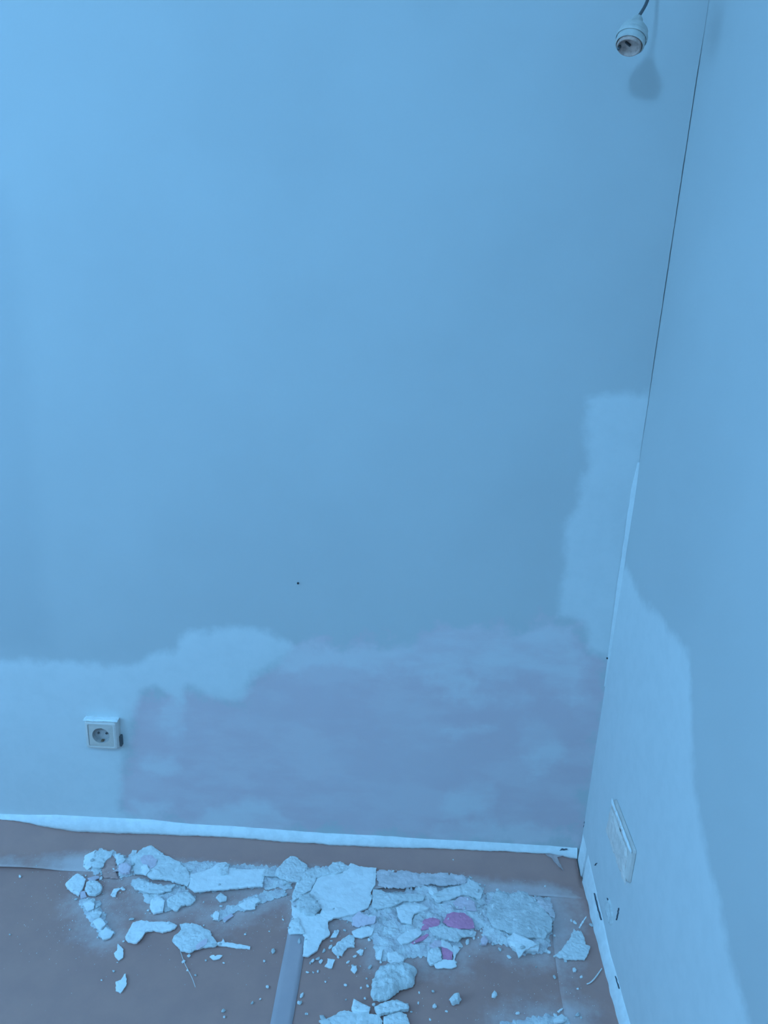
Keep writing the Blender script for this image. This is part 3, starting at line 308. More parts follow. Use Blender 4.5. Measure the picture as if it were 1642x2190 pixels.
# filler bead along the foot of the back wall
def interp(tab, x):
    xs = [t[0] for t in tab]
    return [float(np.interp(x, xs, [t[k] for t in tab])) for k in range(1, len(tab[0]))]
def bead_back():
    v, fc = [], []; xs = np.arange(BEAD_BACK[0][0], X - .004, .004); n = 8
    for i, x in enumerate(xs):
        zt, zb = interp(BEAD_BACK, x)
        zb += .0020 * nz(x * 28, 0, 2) + .0012 * nz(x * 90, 0, 4); zt += .0007 * nz(x * 40, 0, 9)
        zb = min(zb, zt - .006)
        o = .0125 + .0025 * nz(x * 14, 3, 1); hgt = zt - zb
        prof = [(-.002, zt + .002), (.002, zt), (.25 * o + .002, zt - .12 * hgt), (.75 * o, zt - .42 * hgt), (o, zt - .72 * hgt), (.95 * o, zb + .05 * hgt), (.5 * o, zb - .001), (-.002, zb - .001)]
        for k, (a, z) in enumerate(prof):
            j = .0007 * nz(x * 110, z * 110, 6) if 0 < k < n - 1 else 0
            v.append((x, D - a - j, z))
    for i in range(len(xs) - 1):
        for k in range(n - 1): fc.append((i * n + k, i * n + k + 1, (i + 1) * n + k + 1, (i + 1) * n + k))
    fc.append(tuple(range(n))); fc.append(tuple((len(xs) - 1) * n + k for k in range(n))[::-1])
    return v, fc
v, fc = bead_back()
struct(link('baseboard_back', mesh('baseboard_back', v, fc), 'filler', smooth_=True), 'uneven white filler bead along the foot of the back wall', 'filler bead')
def bead_right(y0, y1):
    up = [(p[0][0], p[0][1]) for p in BEAD_RIGHT]; lo = [(p[1][1], p[1][0]) for p in BEAD_RIGHT]
    up = sorted(up); lo = sorted(lo); v, fc = [], []; yy = np.arange(y0, y1, .004); n = 8
    for y in yy:
        zt = float(np.interp(y, [a[0] for a in up], [a[1] for a in up])); xl = float(np.interp(y, [a[0] for a in lo], [a[1] for a in lo]))
        e = min(1, (y - y0) / .006 + .35, (y1 - y) / .006 + .35)
        zt = max(zt, .02) + .0015 * nz(0, y * 30, 4); wd = max(X - xl, .006) * (.9 + .1 * e) + .0012 * nz(0, y * 40, 7)
        prof = [(-.002, zt + .003), (.0015, zt), (.30 * wd, zt * .90), (.58 * wd, zt * .70), (.80 * wd, zt * .45), (.95 * wd, zt * .20), (wd, .0035), (wd, .0)]
        for k, (a, z) in enumerate(prof):
            v.append((X - a * (e if a > 0 else 1) - .0006 * nz(y * 100, z * 100, 2), y, max(z * (.7 + .3 * e) if k > 1 else z, 0)))
    for i in range(len(yy) - 1):
        for k in range(n - 1): fc.append((i * n + k + 1, i * n + k, (i + 1) * n + k, (i + 1) * n + k + 1))
    fc.append(tuple(range(n))[::-1]); fc.append(tuple((len(yy) - 1) * n + k for k in range(n)))
    return v, fc
ycr = BEAD_RIGHT[1][1][1]
base_r = struct(link('baseboard_right', mesh('baseboard_right', *bead_right(.55, ycr - .003)), 'filler', smooth_=True), 'long uneven white filler bead along the foot of the right wall', 'filler bead')
struct(link('baseboard_right', mesh('baseboard_right', *bead_right(ycr + .006, D - .004)), 'filler', smooth_=True), 'short white filler piece in the corner beyond the crack', 'filler bead')

# filler run down the corner below the open joint
def fillet():
    v, fc = [], []; zz = np.arange(.50, 1.03, .006); n = 5
    for z in zz:
        t = min(1, (1.03 - z) / .05, (z - .49) / .25); wd = (.0055 + .002 * nz(0, z * 7, 3) + .0012 * nz(0, z * 40, 5)) * (.12 + .88 * t); wr = (.004 + .002 * nz(2, z * 6, 1)) * (.12 + .88 * t)
        for k in range(n):
            s = k / (n - 1); a = (1 - s) ** 1.7 * wd; b = s ** 1.7 * wr
            v.append((X - a - .0022 * (1 if k < n - 1 else 0), D - b - .0035 * (1 if k > 0 else .4), z))
    for i in range(len(zz) - 1):
        for k in range(n - 1): fc.append((i * n + k, i * n + k + 1, (i + 1) * n + k + 1, (i + 1) * n + k))
    return v, fc
o = link('corner_filler', mesh('corner_filler', *fillet()), 'skim', wall_back, smooth_=True); o['label'] = 'bright filler run down the inner corner'

# cracks: raised slivers painted dark for the shade inside; small nail heads
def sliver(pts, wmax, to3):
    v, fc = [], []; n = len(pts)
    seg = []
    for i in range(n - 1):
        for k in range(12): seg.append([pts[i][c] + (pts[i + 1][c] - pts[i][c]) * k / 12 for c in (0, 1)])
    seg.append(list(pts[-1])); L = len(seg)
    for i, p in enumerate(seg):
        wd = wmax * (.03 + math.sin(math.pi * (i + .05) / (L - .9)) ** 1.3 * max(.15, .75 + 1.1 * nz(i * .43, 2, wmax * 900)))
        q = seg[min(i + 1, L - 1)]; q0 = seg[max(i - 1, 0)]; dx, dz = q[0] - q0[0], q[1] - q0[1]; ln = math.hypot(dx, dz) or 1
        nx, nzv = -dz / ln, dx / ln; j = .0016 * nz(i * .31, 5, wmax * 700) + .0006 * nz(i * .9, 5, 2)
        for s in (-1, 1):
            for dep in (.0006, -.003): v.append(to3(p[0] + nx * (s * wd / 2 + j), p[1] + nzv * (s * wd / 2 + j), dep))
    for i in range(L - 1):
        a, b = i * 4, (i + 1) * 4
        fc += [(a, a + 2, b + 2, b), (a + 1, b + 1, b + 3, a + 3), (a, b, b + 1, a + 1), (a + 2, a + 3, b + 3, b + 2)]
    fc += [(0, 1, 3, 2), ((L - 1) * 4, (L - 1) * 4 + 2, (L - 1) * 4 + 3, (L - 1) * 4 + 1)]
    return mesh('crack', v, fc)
def cb(off): return lambda a, z, d: (a, D - off - d, z)
def cr_(off): return lambda a, z, d: (X - off - d, a, z)
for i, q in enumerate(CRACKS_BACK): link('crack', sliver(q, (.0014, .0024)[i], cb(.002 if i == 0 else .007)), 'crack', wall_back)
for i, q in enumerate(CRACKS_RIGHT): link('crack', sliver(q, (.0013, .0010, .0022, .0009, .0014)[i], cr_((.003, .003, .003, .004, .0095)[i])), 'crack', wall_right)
for q in HOLES:
    v, fc = lathe([(.0, .0022), (.0016, .002), (.0022, .0012), (.0022, -.004)], 10)
    link('nail_head', mesh('nail_head', [(q[0] + a, D - .001 - c, q[1] + b) for a, b, c in v], fc), 'dark', wall_back)

# half-filled socket hole low on the right wall
def patch():
    v, fc = [], []; n, rings = 36, 7; cy, cz = PATCH
    for i in range(rings):
        t = i / (rings - 1)
        for k in range(n):
            a = 2 * math.pi * k / n; rr = t * (.026 + .010 * nz(math.cos(a) * 1.5, math.sin(a) * 1.5, 4))
            off = .0035 + .0012 * math.exp(-((t - .85) / .12) ** 2) - .002 * (1 - t) + .001 * nz(i * .8, k * .6, 3) - (.006 if i == rings - 1 else 0)
            v.append((X - off, cy + 1.1 * rr * math.cos(a), cz + .95 * rr * math.sin(a)))
    for i in range(rings - 1):
        for k in range(n): fc.append((i * n + k, (i + 1) * n + k, (i + 1) * n + (k + 1) % n, i * n + (k + 1) % n))
    return v, fc
o = link('filled_hole', mesh('filled_hole', *patch()), 'grey', wall_right, smooth_=True); o['label'] = 'round half-filled grey hole below the double socket'

# ------------------------------------------------------------------ floor paper
seam_x = [p[0] for p in SEAM]; seam_y = [p[1] for p in SEAM]
def seam(x): return float(np.interp(x, seam_x, seam_y))
def lift(x):
    z = 0.0
    for a, b, h in SEAM_LIFT:
        c, hw = (a + b) / 2, (b - a) / 2 + .008
        t = abs(x - c) / hw
        if t < 1: z = max(z, h * .001 * (1 - t ** 4) * (.8 + .3 * nz(x * 12, 0, 2)))
    return z
def back_z(x, y):
    t = D - y; z = .0030
    if t < .080:
        zb = interp(BEAD_BACK, x)[1]; z += max(zb - .0035, .008) * (min(1, (.080 - t) / .068)) ** 1.5 * (1 + .06 * nz(x * 5, 0, 1))
    z += .0022 * nz(x * 7, y * 11, 4) * min(1, max(0, (D - y) / .03)) + .003 * max(0, nz(x * 3 + 4, y * 18, 7)) * min(1, max(0, (t - .01) / .03))
    e = y - seam(x)
    if e < .04: z += lift(x) * max(0, (.04 - e) / .04) ** 1.3
    return max(z, .0024)
heap_polys = [h[0] for h in HEAPS]
def dust_at(pts):
    d = multi_sdf(heap_polys, pts)
    return np.clip(1.0 + d / .10, 0, 1) * .75
def sheet(name, rows, label, zoff, shade_curl=False):
    """rows: list of list of (x, y, z)"""
    nr, nc = len(rows), len(rows[0]); v = [p for rw in rows for p in rw]
    fc = [(j * nc + i, j * nc + i + 1, (j + 1) * nc + i + 1, (j + 1) * nc + i) for j in range(nr - 1) for i in range(nc - 1)]
    me = mesh(name, v, fc)
    a = np.array(v); dd = dust_at(a[:, :2]) + zoff
    if shade_curl:                         # dust only on the flat part; the curl's shade put into the colour
        fl_ = np.clip((D - a[:, 1] - .045) / .05, 0, 1); dd = dd * fl_ + .28 * fl_ * np.clip((-.62 - a[:, 0]) / .12, 0, 1)
    fattr(me, 'dust', dd)
    o = link(name, me, 'paper', smooth_=True)
    md = o.modifiers.new('thickness', 'SOLIDIFY'); md.thickness = .0006; md.offset = -1
    return tag(o, label, 'floor paper', 'brown covering paper on the floor')
def tapeline(y):
    return float(np.interp(y, [t[1] for t in TAPE][::-1], [(t[0] + t[2]) / 2 for t in TAPE][::-1]))
rows = []
for y in list(np.arange(-1.2, .9, .3)) + list(np.arange(.9, 1.50, .02)):
    xe = tapeline(min(y, 1.4)) + .004
    rows.append([(x, y, .0011 + .0006 * nz(x * 5, y * 5, 1)) for x in np.linspace(-2.0, xe, 70)])
sheet('kraft_paper', rows, 'wide brown covering paper on the left of the tape strip', 0)
rows = []
for y in list(np.arange(-1.2, .9, .3)) + list(np.arange(.9, 1.50, .02)):
    x0 = tapeline(min(y, 1.4)) + .006
    rows.append([(x, y, .0011 + .0006 * nz(x * 5, y * 5, 1)) for x in np.linspace(x0, X - .003, 50)])
sheet('kraft_paper', rows, 'brown covering paper between the tape strip and the right wall', 0)
rs_y = [p[1] for p in RSHEET][::-1]; rs_x = [p[0] for p in RSHEET][::-1]
rows = []
for y in list(np.arange(-1.2, .9, .3)) + list(np.arange(.9, 1.53, .015)):
    x0 = float(np.interp(y, rs_y, rs_x))
    rows.append([(x, y, .0021 + .0008 * abs(nz(x * 6, y * 6, 1))) for x in np.linspace(x0, X - .003, 12)])
sheet('kraft_paper', rows, 'narrow dusty paper strip along the right wall', .22)
rows = []
xsb = np.arange(-1.6, X - .002, .012)
for k in range(26):
    t = (k / 25) ** .8
    rows.append([(x, seam(x) + (D - .0025 - seam(x)) * t, back_z(x, seam(x) + (D - .0025 - seam(x)) * t)) for x in xsb])
sheet('kraft_paper', rows, 'paper strip along the back wall, curling up against it', .30, True)
# tape
v, fc = [], []
for i in range(40):
    y = TAPE[0][1] + (TAPE[-1][1] - .25 - TAPE[0][1]) * i / 39
    ty = [t[1] for t in TAPE][::-1]
    l = float(np.interp(y, ty, [t[0] for t in TAPE][::-1])); rr = float(np.interp(y, ty, [t[2] for t in TAPE][::-1]))
    if y < ty[0]: sl = (TAPE[-1][0] - TAPE[-2][0]) / (TAPE[-1][1] - TAPE[-2][1]); l += sl * (y - ty[0]); rr += sl * (y - ty[0])
    for k in range(5): v.append((l + (rr - l) * k / 4, y, .0026 + .0004 * nz(y * 20, k, 3)))
fc = [(i * 5 + k, (i + 1) * 5 + k, (i + 1) * 5 + k + 1, i * 5 + k + 1) for i in range(39) for k in range(4)]
o = link('tape_strip', mesh('tape_strip', v, fc), 'tape', smooth_=True)
md = o.modifiers.new('thickness', 'SOLIDIFY'); md.thickness = .0004; md.offset = -1
tag(o, 'pale greyish adhesive tape strip running toward the viewer over the brown paper', 'tape')

# ------------------------------------------------------------------ debris: height map so that pieces rest on each other
HX0, HY0, RES = -1.15, .85, .0025
NX, NY = int((X - HX0) / RES) + 1, int((D - HY0) / RES) + 1
gx = HX0 + np.arange(NX) * RES; gy = HY0 + np.arange(NY) * RES
HM = np.full((NY, NX), .0022)
for j in range(NY):
    for i in range(NX):
        if gy[j] >= seam(gx[i]): HM[j, i] = back_z(gx[i], gy[j])
GX, GY = np.meshgrid(gx, gy); GP = np.stack([GX.ravel(), GY.ravel()], 1)
def foot(poly):
    a = np.array(poly); i0, i1 = np.searchsorted(gx, [a[:, 0].min(), a[:, 0].max()]); j0, j1 = np.searchsorted(gy, [a[:, 1].min(), a[:, 1].max()])
    i0, j0 = max(i0 - 1, 0), max(j0 - 1, 0); i1, j1 = min(i1 + 1, NX), min(j1 + 1, NY)
    sub = np.stack([GX[j0:j1, i0:i1].ravel(), GY[j0:j1, i0:i1].ravel()], 1)
    return (slice(j0, j1), slice(i0, i1)), sub
def hm_at(x, y):
    i = min(max(int(round((x - HX0) / RES)), 0), NX - 1); j = min(max(int(round((y - HY0) / RES)), 0), NY - 1); return float(HM[j, i])
def ragged(poly, step, amp, seed):
    out = []; n = len(poly)
    for i in range(n):
        a, b = Vector(poly[i]), Vector(poly[(i + 1) % n]); L = (b - a).length; k = max(1, int(L / step)); nn = Vector((-(b - a).y, (b - a).x)).normalized() if L > 0 else Vector((0, 0))
        for s in range(k):
            p = a.lerp(b, s / k)
            am = amp * min(1, L / .02) * nz(p.x * 160 + seed, p.y * 160, seed) + amp * .5 * nz(p.x * 400, p.y * 400 + seed, 2)
            am += amp * .8 * nz(p.x * 70 + seed, p.y * 70, seed + 3)
            out.append(tuple(p + nn * am))
    return out
def triang(poly, spacing, seed):
    a = np.array(poly); rnd = random.Random(seed); pts = [Vector(p) for p in poly]
    g = []
    y = a[:, 1].min()
    while y < a[:, 1].max():
        x = a[:, 0].min()
        while x < a[:, 0].max():
            g.append((x + rnd.uniform(-.3, .3) * spacing, y + rnd.uniform(-.3, .3) * spacing)); x += spacing
        y += spacing
    if g:
        s = sdf(poly, np.array(g)); pts += [Vector(g[i]) for i in range(len(g)) if s[i] > spacing * .45]
    n = len(poly)
    vo, _, fo, *_r = delaunay_2d_cdt(pts, [(i, (i + 1) % n) for i in range(n)], [], 1, 1e-6)
    return np.array([[p.x, p.y] for p in vo]), [tuple(f_) for f_ in fo]
def solid(name, P2, tris, ztop, zbot, origin):
    n = len(P2); v = [(P2[i, 0] - origin[0], P2[i, 1] - origin[1], ztop[i] - origin[2]) for i in range(n)] + [(P2[i, 0] - origin[0], P2[i, 1] - origin[1], zbot[i] - origin[2]) for i in range(n)]
    fc = []; cnt = {}
    for t in tris:
        a, b, c = t[:3]
        ar = (P2[b, 0] - P2[a, 0]) * (P2[c, 1] - P2[a, 1]) - (P2[c, 0] - P2[a, 0]) * (P2[b, 1] - P2[a, 1])
        if ar < 0: a, b, c = a, c, b
        fc.append((a, b, c)); fc.append((a + n, c + n, b + n))
        for e in ((a, b), (b, c), (c, a)): cnt[e] = cnt.get(e, 0) + 1
    for (a, b) in cnt:
        if (b, a) not in cnt: fc.append((b, a, a + n, b + n))
    return mesh(name, v, fc)

# rubble heaps
for hi, (poly, hh, label) in enumerate(HEAPS):
    rp = ragged(poly, .003, .0065, hi + 3.3)
    P2, tr = triang(rp, .0055, hi)
    s = sdf(rp, P2); zt, zb = [], []
    for i, (x, y) in enumerate(P2):
        b = hm_at(x, y)
        e = min(1, max(0, s[i] / .018)) ** .7
        q = .55 + .55 * nz(x * 45, y * 45, hi) + .35 * nz(x * 120, y * 120, hi + 2)
        zt.append(b + .0008 + hh * .001 * e * max(.12, q)); zb.append(b - .0004)
    org = (float(P2[:, 0].mean()), float(P2[:, 1].mean()), float(min(zb)))
    o = link('plaster_rubble', solid('plaster_rubble', P2, tr, zt, zb, org), 'rubble', loc=org)
    tag(o, label, 'plaster rubble', 'heaps of crushed plaster on the floor', 'stuff')
    sl, sub = foot(rp); ss = sdf(rp, sub).reshape(HM[sl].shape)
    for (jj, ii) in zip(*np.nonzero(ss > 0)):
        x, y = gx[sl[1].start + ii], gy[sl[0].start + jj]
        e = min(1, ss[jj, ii] / .018) ** .7
        q = .55 + .55 * nz(x * 45, y * 45, hi) + .35 * nz(x * 120, y * 120, hi + 2)
        HM[sl[0].start + jj, sl[1].start + ii] += .0008 + hh * .001 * e * max(.12, q)

# flakes
for fi, (poly, mat, th, lf, label) in enumerate(FLAKES):
    a = np.array(poly); size = max(np.ptp(a[:, 0]), np.ptp(a[:, 1]))
    rp = ragged(poly, .0025, {'white': .0014, 'pink': .0016, 'dust': .0055}.get(mat, .0022) if size > .03 else .0012, fi * 1.7)
    P2, tr = triang(rp, max(.004, size / 22), fi)
    sl, sub = foot(rp); ss = sdf(rp, sub); ins = ss > 0
    hv = HM[sl].ravel()[ins]; hp = sub[ins]
    c = hp.mean(0) if len(hp) else a.mean(0)
    if len(hp) > 12:
        A_ = np.c_[hp - c, np.ones(len(hp))]; k, *_r = np.linalg.lstsq(A_, hv, rcond=None)
        k[:2] = np.clip(k[:2], -.35, .35); res = hv - ((hp - c) @ k[:2]); k[2] = np.percentile(res, 78)
    else: k = np.array([0, 0, float(hv.max()) if len(hv) else hm_at(*c)])
    ylo, yhi = a[:, 1].min(), a[:, 1].max(); T = th * .001
    s2 = sdf(rp, P2); zt, zb = [], []
    for i, (x, y) in enumerate(P2):
        base = k[2] + (x - c[0]) * k[0] + (y - c[1]) * k[1] + .0002
        base += lf * .001 * ((yhi - y) / max(yhi - ylo, 1e-4)) ** 1.5
        wav = .0016 * nz(x * 40, y * 40, fi) * min(1, size / .05)
        e = min(1, s2[i] / .003)
        rough = .0011 * nz(x * 160, y * 160, fi + 9) * (2.0 if mat in ('grey', 'dust', 'pale') else .8)
        zt.append(base + wav + T * (.80 + .20 * e) + rough * e); zb.append(base + wav)
    org = (float(c[0]), float(c[1]), float(min(zb)))
    o = link('paper_scrap' if mat == 'brown' else ('paint_chip' if mat == 'pink' else 'plaster_flake'), solid('flake', P2, tr, zt, zb, org), mat, loc=org)
    tag(o, label, 'paper scrap' if mat == 'brown' else ('paint chip' if mat == 'pink' else 'plaster flake'), 'plaster flakes on the floor paper' if mat not in ('brown', 'pink') else ('pink paint chips in the rubble' if mat == 'pink' else None))
    hn = HM[sl].ravel().copy()
    top = k[2] + (sub - c) @ k[:2] + T + lf * .001 * (np.clip((yhi - sub[:, 1]) / max(yhi - ylo, 1e-4), 0, 1)) ** 1.5
    hn[ins] = np.maximum(hn[ins], top[ins]); HM[sl] = hn.reshape(HM[sl].shape)

# lumps
for li, (poly, hh, label) in enumerate(LUMPS):
    rp = ragged(poly, .003, .003, li + 50); P2, tr = triang(rp, .0035, li + 90); s = sdf(rp, P2); zt, zb = [], []
    mx = s.max()
    for i, (x, y) in enumerate(P2):
        b = .0026; e = min(1, max(0, s[i] / (mx * .75))) ** .5
        ov = .35 if s[i] < .002 else 0
        zt.append(b + hh * .001 * (.28 + .62 * e) * (1 + .35 * nz(x * 45, y * 45, li) + .25 * nz(x * 110, y * 110, li + 4))); zb.append(b + .3 * hh * .001 * max(0, 1 - s[i] / .012) * (.6 + .5 * nz(x * 30, y * 30, 3)))
    zb = [min(p, q - .001) for p, q in zip(zb, zt)]; dz = min(zb) - .0026; zt = [z - dz for z in zt]; zb = [z - dz for z in zb]
    org = (float(P2[:, 0].mean()), float(P2[:, 1].mean()), float(min(zb)))
    o = link('plaster_lump', solid('plaster_lump', P2, tr, zt, zb, org), 'grey', loc=org); tag(o, label, 'plaster lump')
    sl, sub = foot(rp); ins = sdf(rp, sub) > 0; hn = HM[sl].ravel().copy(); hn[ins] += hh * .0007; HM[sl] = hn.reshape(HM[sl].shape)

# crumbs: a few meshes shared by all
def crumb_mesh(seed):
    rnd = random.Random(seed); bm = bmesh.new(); bmesh.ops.create_icosphere(bm, subdivisions=1, radius=1.0)
    for v_ in bm.verts:
        v_.co *= rnd.uniform(.7, 1.15); v_.co.z = max(-.45, v_.co.z * .62); v_.co.x *= 1.15
    for v_ in bm.verts: v_.co.z += .45
    me = from_bm('plaster_crumb', bm); me.materials.append(M['white' if seed % 3 else 'pale']); return me
CM = [crumb_mesh(i) for i in range(8)]
spots = list(CRUMBS); rnd = random.Random(5)
edges = [p for (poly, mat, th, lf, label) in FLAKES if mat in ('pale', 'grey', 'dust', 'white') for p in poly]
while len(spots) < 290:                    # grit that fell among and around the heaps and flakes
    if rnd.random() < .45:
        p = rnd.choice(edges); x, y = p[0] + rnd.gauss(0, .007), p[1] + rnd.gauss(-.002, .007)
        if y > D - .07 or x > X - .05: continue
        spots.append((x, y, rnd.choice((1.5, 2, 2.5, 3.2, 4.2)))); continue
    poly = heap_polys[rnd.choices(range(len(heap_polys)), [len(h[0]) for h in HEAPS])[0]]; a = np.array(poly)
    x = rnd.uniform(a[:, 0].min() - .05, a[:, 0].max() + .05); y = rnd.uniform(a[:, 1].min() - .04, a[:, 1].max() + .03)
    d = float(sdf(poly, np.array([[x, y]]))[0])
    if y > D - .09 or x > X - .05 or d < -.04 or (d < -.01 and rnd.random() < .55): continue
    spots.append((x, y, rnd.choice((1.2, 1.5, 1.8, 2.2, 2.8, 3.6)) * (1.0 if d < 0 else 1.3)))
ANCH = [('large rounded', 'large rounded flake'), ('long white plank', 'long white flake'), ('boomerang', 'boomerang-shaped flake'), ('fan-shaped plaster', 'fan-shaped flake'), ('leaf-shaped white', 'leaf-shaped chip'),
        ('lower end of the crumbled', 'crumbled trail'), ('largest bright', 'largest bright flake'), ('tapering white', 'tapering flake by the tape'), ('bone-shaped pale', 'bone-shaped flake'), ('ragged white chip in the grit', 'grit spill'),
        ('largest pink', 'largest pink chip'), ('lowest pink chip at', 'lowest pink chip'), ('broad dusty flake', 'broad dusty flake'), ('large greyish', 'large greyish flake'), ('bright white bar', 'bright bar-shaped flake'),
        ('triangular pale', 'triangular flake'), ('big white flake cut', 'big flake at the bottom edge'), ('right end of the lower right ridge', 'lower right ridge'), ('wedge-shaped', 'wedge-shaped chip')]
anch = [(np.array(next(f_[0] for f_ in FLAKES if k in f_[4])).mean(0), nm) for k, nm in ANCH]
anch += [(np.array(l_[0]).mean(0), nm) for l_, nm in zip(LUMPS, ('crumbly lump', 'lone rounded nugget'))]
for i, (x, y, s_) in enumerate(spots):
    o = bpy.data.objects.new('plaster_crumb', CM[i % 8]); COL.objects.link(o)
    o.location = (x, y, hm_at(x, y) - .0003); o.rotation_euler = (0, 0, rnd.uniform(0, 6.28)); q = s_ * .001; o.scale = (q * rnd.uniform(.9, 1.6), q, q)
    nm = min(anch, key=lambda a_: (a_[0][0] - x) ** 2 + (a_[0][1] - y) ** 2)[1]
    tag(o, 'tiny loose white plaster crumb near the ' + nm, 'plaster crumb', 'plaster crumbs near the ' + nm)
# finest specks, too many to count
v, fc = [], []
for i in range(1500):
    poly = rnd.choice(heap_polys); a = np.array(poly)
    x = rnd.gauss((a[:, 0].min() + a[:, 0].max()) / 2, np.ptp(a[:, 0]) * .45 + .03); y = rnd.gauss((a[:, 1].min() + a[:, 1].max()) / 2 - .01, np.ptp(a[:, 1]) * .4 + .03)
    if y > D - .06 or x > X - .04 or y < .95 or x < -1.0: continue
    z = hm_at(x, y); q = rnd.uniform(.0004, .0011); b = len(v); t0 = rnd.uniform(0, 6.28)
    for k in range(3): v.append((x + q * math.cos(t0 + k * 2.09), y + q * math.sin(t0 + k * 2.09), z - .0001))
    v.append((x, y, z + q)); fc += [(b, b + 1, b + 3), (b + 1, b + 2, b + 3), (b + 2, b, b + 3)]
tag(link('plaster_dust', mesh('plaster_dust', v, fc), 'white'), 'fine white plaster specks sprinkled over the brown paper', 'plaster dust', None, 'stuff')
# fibres
for i, q in enumerate(THREAD):
    pts = [(p[0], p[1], hm_at(p[0], p[1]) + .0008 + .002 * math.sin(math.pi * k / (len(q) - 1))) for k, p in enumerate(q)]
    o = link('mesh_fibre', mesh('mesh_fibre', *tube(pts, (.0006, .0014)[i], 6)), 'thread', smooth_=True)
    tag(o, ('thin pale fibre trailing down from the fan-shaped flake', 'curved pale fibre lying beside the bead of the right wall')[i], 'fibre')
# torn scrap in the corner
a = np.array(SCRAP); P2, tr = triang(ragged(SCRAP, .004, .002, 77), .007, 77)
zt = [back_z(x, y) + .002 + .006 * abs(nz(x * 60, y * 60, 3)) for x, y in P2]; zb = [z - .0012 for z in zt]
org = (float(P2[:, 0].mean()), float(P2[:, 1].mean()), float(min(zb)))
tag(link('torn_scrap', solid('torn_scrap', P2, tr, zt, zb, org), 'scrap', loc=org), 'torn dusty scrap sticking up in the corner under the filler bead', 'scrap')

# ------------------------------------------------------------------ sockets
def socket(name, loc, rotz, gangs, depth, label):
    """faces -y in its own space, width along x"""
    root = empty(name, loc, (0, 0, rotz)); tag(root, label, 'socket')
    wd = .080 + .071 * (gangs - 1); hh = .040
    # frame: sloping sides, open middle
    bm = bmesh.new()
    def ring(hx, hz, y, rad, n=5):
        out = []
        for cx_, cz_, a0 in ((hx - rad, hz - rad, 0), (-hx + rad, hz - rad, 90), (-hx + rad, -hz + rad, 180), (hx - rad, -hz + rad, 270)):
            for k in range(n + 1):
                t = math.radians(a0 + 90 * k / n); out.append(bm.verts.new((cx_ + rad * math.cos(t), y, cz_ + rad * math.sin(t))))
        return out
    hx = wd / 2
    L = [ring(hx, hh, 0, .006), ring(hx - .0008, hh - .0008, -depth * .55, .006), ring(hx - .004, hh - .004, -depth * .92, .006), ring(hx - .0075, hh - .0075, -depth, .005), ring(hx - .010, hh - .010, -depth, .004), ring(hx - .0105, hh - .0105, -depth + .004, .004)]
    for a_, b_ in zip(L, L[1:]):
        for k in range(len(a_)): bm.faces.new((a_[k], a_[(k + 1) % len(a_)], b_[(k + 1) % len(a_)], b_[k]))
    link('frame', from_bm('frame', bm), 'socket_white', root, smooth_=False)
    for g in range(gangs):
        cx_ = (g - (gangs - 1) / 2) * .071
        bm = bmesh.new(); hw = .0292 if gangs == 1 else .0300
        # insert plate with a round opening
        n = 32; outer, inner = [], []
        for k in range(n):
            t = 2 * math.pi * k / n; c_, s_ = math.cos(t), math.sin(t); q = hw / max(abs(c_), abs(s_))
            outer.append(bm.verts.new((cx_ + q * c_, -depth + .0015, q * s_))); inner.append(bm.verts.new((cx_ + .0205 * c_, -depth + .0005, .0205 * s_)))
        for k in range(n): bm.faces.new((outer[k], outer[(k + 1) % n], inner[(k + 1) % n], inner[k]))
        back = [bm.verts.new((p.co.x, -depth + .006, p.co.z)) for p in outer]
        for k in range(n): bm.faces.new((outer[(k + 1) % n], outer[k], back[k], back[(k + 1) % n]))
        ins = link('insert', from_bm('insert', bm), 'cream', root)
        v, fc = lathe([(.0206, depth - .0005), (.0196, depth - .010), (.0190, depth - .0125), (.0, depth - .0125)], 32)
        cup = link('cup', mesh('cup', [(cx_ + a_, -c_, b_) for a_, b_, c_ in v], fc), 'cup', ins)
        for s_ in (-1, 1):
            v, fc = lathe([(.0, .0), (.0026, .0), (.0026, -.002)], 14)
            link('pin_hole', mesh('pin_hole', [(cx_ + s_ * .0095 + a_, -depth + .0122 + c_, b_) for a_, b_, c_ in v], fc), 'pin', ins)
            bm = bmesh.new(); box_bm(bm, cx_ - .003, cx_ + .003, -depth + .003, -depth + .012, s_ * .0175 - .001, s_ * .0175 + .001, .0004, 1)
            link('earth_clip', from_bm('earth_clip', bm), 'brass', ins)
    return root
sb = socket('wall_socket', (SOCKET_BACK[0], D - .0005, SOCKET_BACK[1]), math.radians(0), 1, .021, 'square cream wall socket low on the left of the back wall')
yy = [p[0] for p in SOCKET_RIGHT]; zz = [p[1] for p in SOCKET_RIGHT]
sr = socket('wall_socket', (X - .0015, sum(yy) / 4, .303), math.radians(-90), 2, .011, 'plaster-smeared double wall socket on the right wall near the corner')
# dried filler smeared over the frames
def smear_(pts, th, to3, seed):
    rp = ragged(pts, .003, .0015, seed); P2, tr = triang(rp, .005, seed); s = sdf(rp, P2)
    me = solid('smear', P2, tr, [th * (.3 + .7 * min(1, max(0, q) / .004)) * (1 + .4 * nz(p[0] * 90, p[1] * 90, seed)) for p, q in zip(P2, s)], [0.0] * len(P2), (0, 0, 0))
    for v_ in me.vertices: v_.co = to3(*v_.co)
    return me
link('filler_smear', smear_([(-.066, .024), (-.03, .027), (.01, .022), (.05, .026), (.066, .010), (.060, -.01), (.072, -.030), (.076, -.041), (-.076, -.041), (-.070, -.01)], .0045, lambda a, b, c: (a, -.0095 - c, b), 5), 'smear', sr)
link('filler_smear', smear_([(-.075, .030), (-.02, .034), (.03, .031), (.076, .033), (.0765, .0405), (-.0765, .0405)], .003, lambda a, b, c: (a, -.009 - c, b), 6), 'filler', sr)
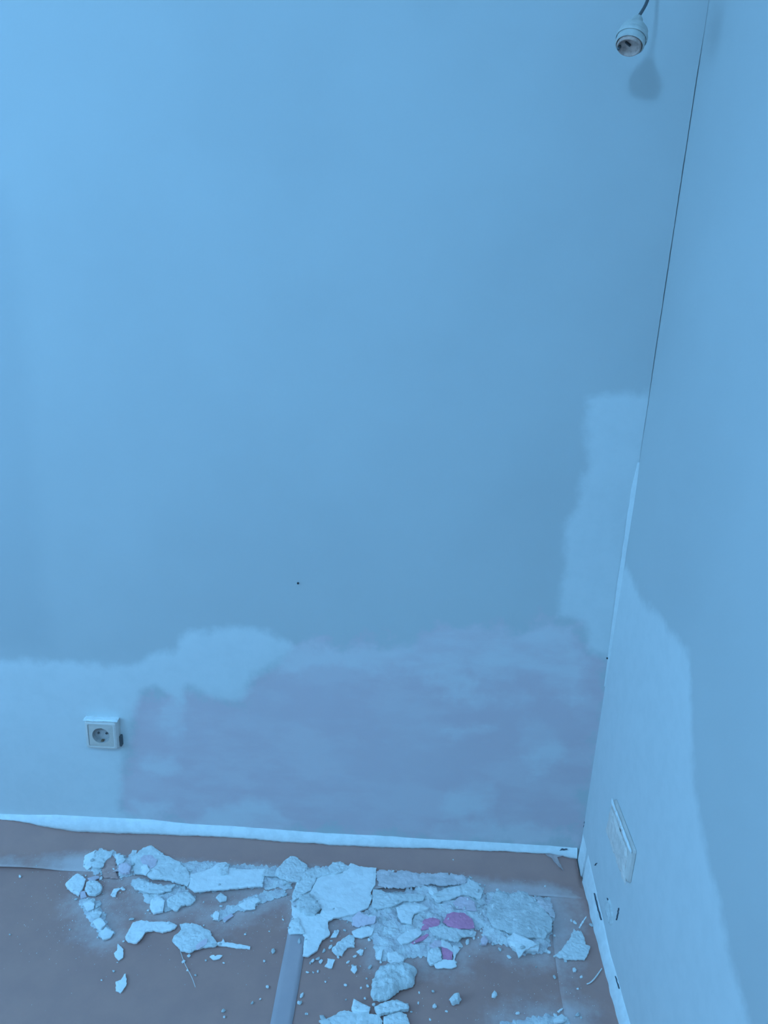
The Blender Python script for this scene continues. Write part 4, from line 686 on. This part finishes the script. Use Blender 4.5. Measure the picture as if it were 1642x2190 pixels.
link('lit_top_filler', smear_([(-.040, -.0205), (-.01, -.0225), (.012, -.020), (.040, -.0205), (.0395, -.001), (-.0395, -.001)], .0022, lambda a, b, c: (a, b, .0392 + c), 8), 'filler', sb)  # filler on the top face, whitened to paint in the overhead light too
bm = bmesh.new(); box_bm(bm, .040, .0445, -.012, -.001, -.034, -.006, .001, 1)
link('side_gap_shade', from_bm('side_gap_shade', bm), 'wire', sb)  # dark box added to paint the shaded gap beside the socket

# ------------------------------------------------------------------ hanging lamp holder
p_top, p1, p2, p3, tail, p_wall = [Vector(p) for p in (LAMP[0], LAMP[1], LAMP[2], LAMP[3], LAMP[4], LAMP[5])]
root = empty('lamp_holder', p2); tag(root, 'pale bulb holder hanging on a dark cable in the upper right, near the corner', 'lamp holder')
loc = lambda p: p - p2
link('cable', mesh('cable', *tube([loc(p_wall), loc(p_top), loc(p1), loc(p2), loc(p2 + (p3 - p2) * .12)], .0027, 10)), 'wire', root, smooth_=True)
ax = (p3 - p2).normalized(); q = Vector((0, 0, 1)).rotation_difference(ax); Lh = (p3 - p2).length
def place(v): return [q @ Vector(a) for a in v]
v, fc = lathe([(.0, 0.0), (.007, .0), (.009, .004), (.010, .010), (.017, .017), (.0225, .024), (.0235, .034), (.0235, .050), (.0215, .0515), (.0205, .050), (.0200, .034), (.0, .032)], 32)
body = link('shell', mesh('shell', place(v), fc), 'holder', root, smooth_=True)
md = body.modifiers.new('edges', 'EDGE_SPLIT'); md.split_angle = math.radians(40)
v, fc = lathe([(.0195, .0325), (.0195, .054), (.0180, .0565), (.0165, .0545), (.0160, .050), (.0, .049)], 32)
link('threaded_sleeve', mesh('threaded_sleeve', place(v), fc), 'holder_in', body, smooth_=True)
v, fc = lathe([(.0245, .033), (.0255, .035), (.0255, .039), (.0245, .041)], 32)
link('ring', mesh('ring', place(v), fc), 'holder', body, smooth_=True)
bm = bmesh.new(); box_bm(bm, -.0012, .0016, -.002, .009, .046, .0525, .0005, 1)
for v_ in bm.verts: v_.co = q @ v_.co
link('contact', from_bm('contact', bm), 'dark', body)
e0 = q @ Vector((-.020, 0, .046))
link('wire_tail', mesh('wire_tail', *tube([e0, e0 + (loc(tail) - e0) * .6 + Vector((0, 0, .004)), loc(tail)], .0022, 8)), 'wire', root, smooth_=True)

# ------------------------------------------------------------------ ceiling lamp (above the frame)
cl = empty('ceiling_lamp', (LAMP_LOC[0], LAMP_LOC[1], ZC)); tag(cl, 'small globe lamp on the ceiling above the frame', 'lamp')
drop = ZC - LAMP_LOC[2]
v, fc = lathe([(.0, .0), (.05, .0), (.05, -.02), (.02, -.035), (.012, -drop + .095), (.0, -drop + .095)], 24)
link('base', mesh('base', v, fc), 'frame_white', cl, smooth_=True)
R = .10; v, fc = lathe([(R * math.sin(math.pi * k / 12), -drop + R * math.cos(math.pi * k / 12)) for k in range(13)], 24)
M['globe'] = glow('lit_globe', LAMP_POWER)
link('globe', mesh('globe', v, fc), 'globe', cl, smooth_=True)
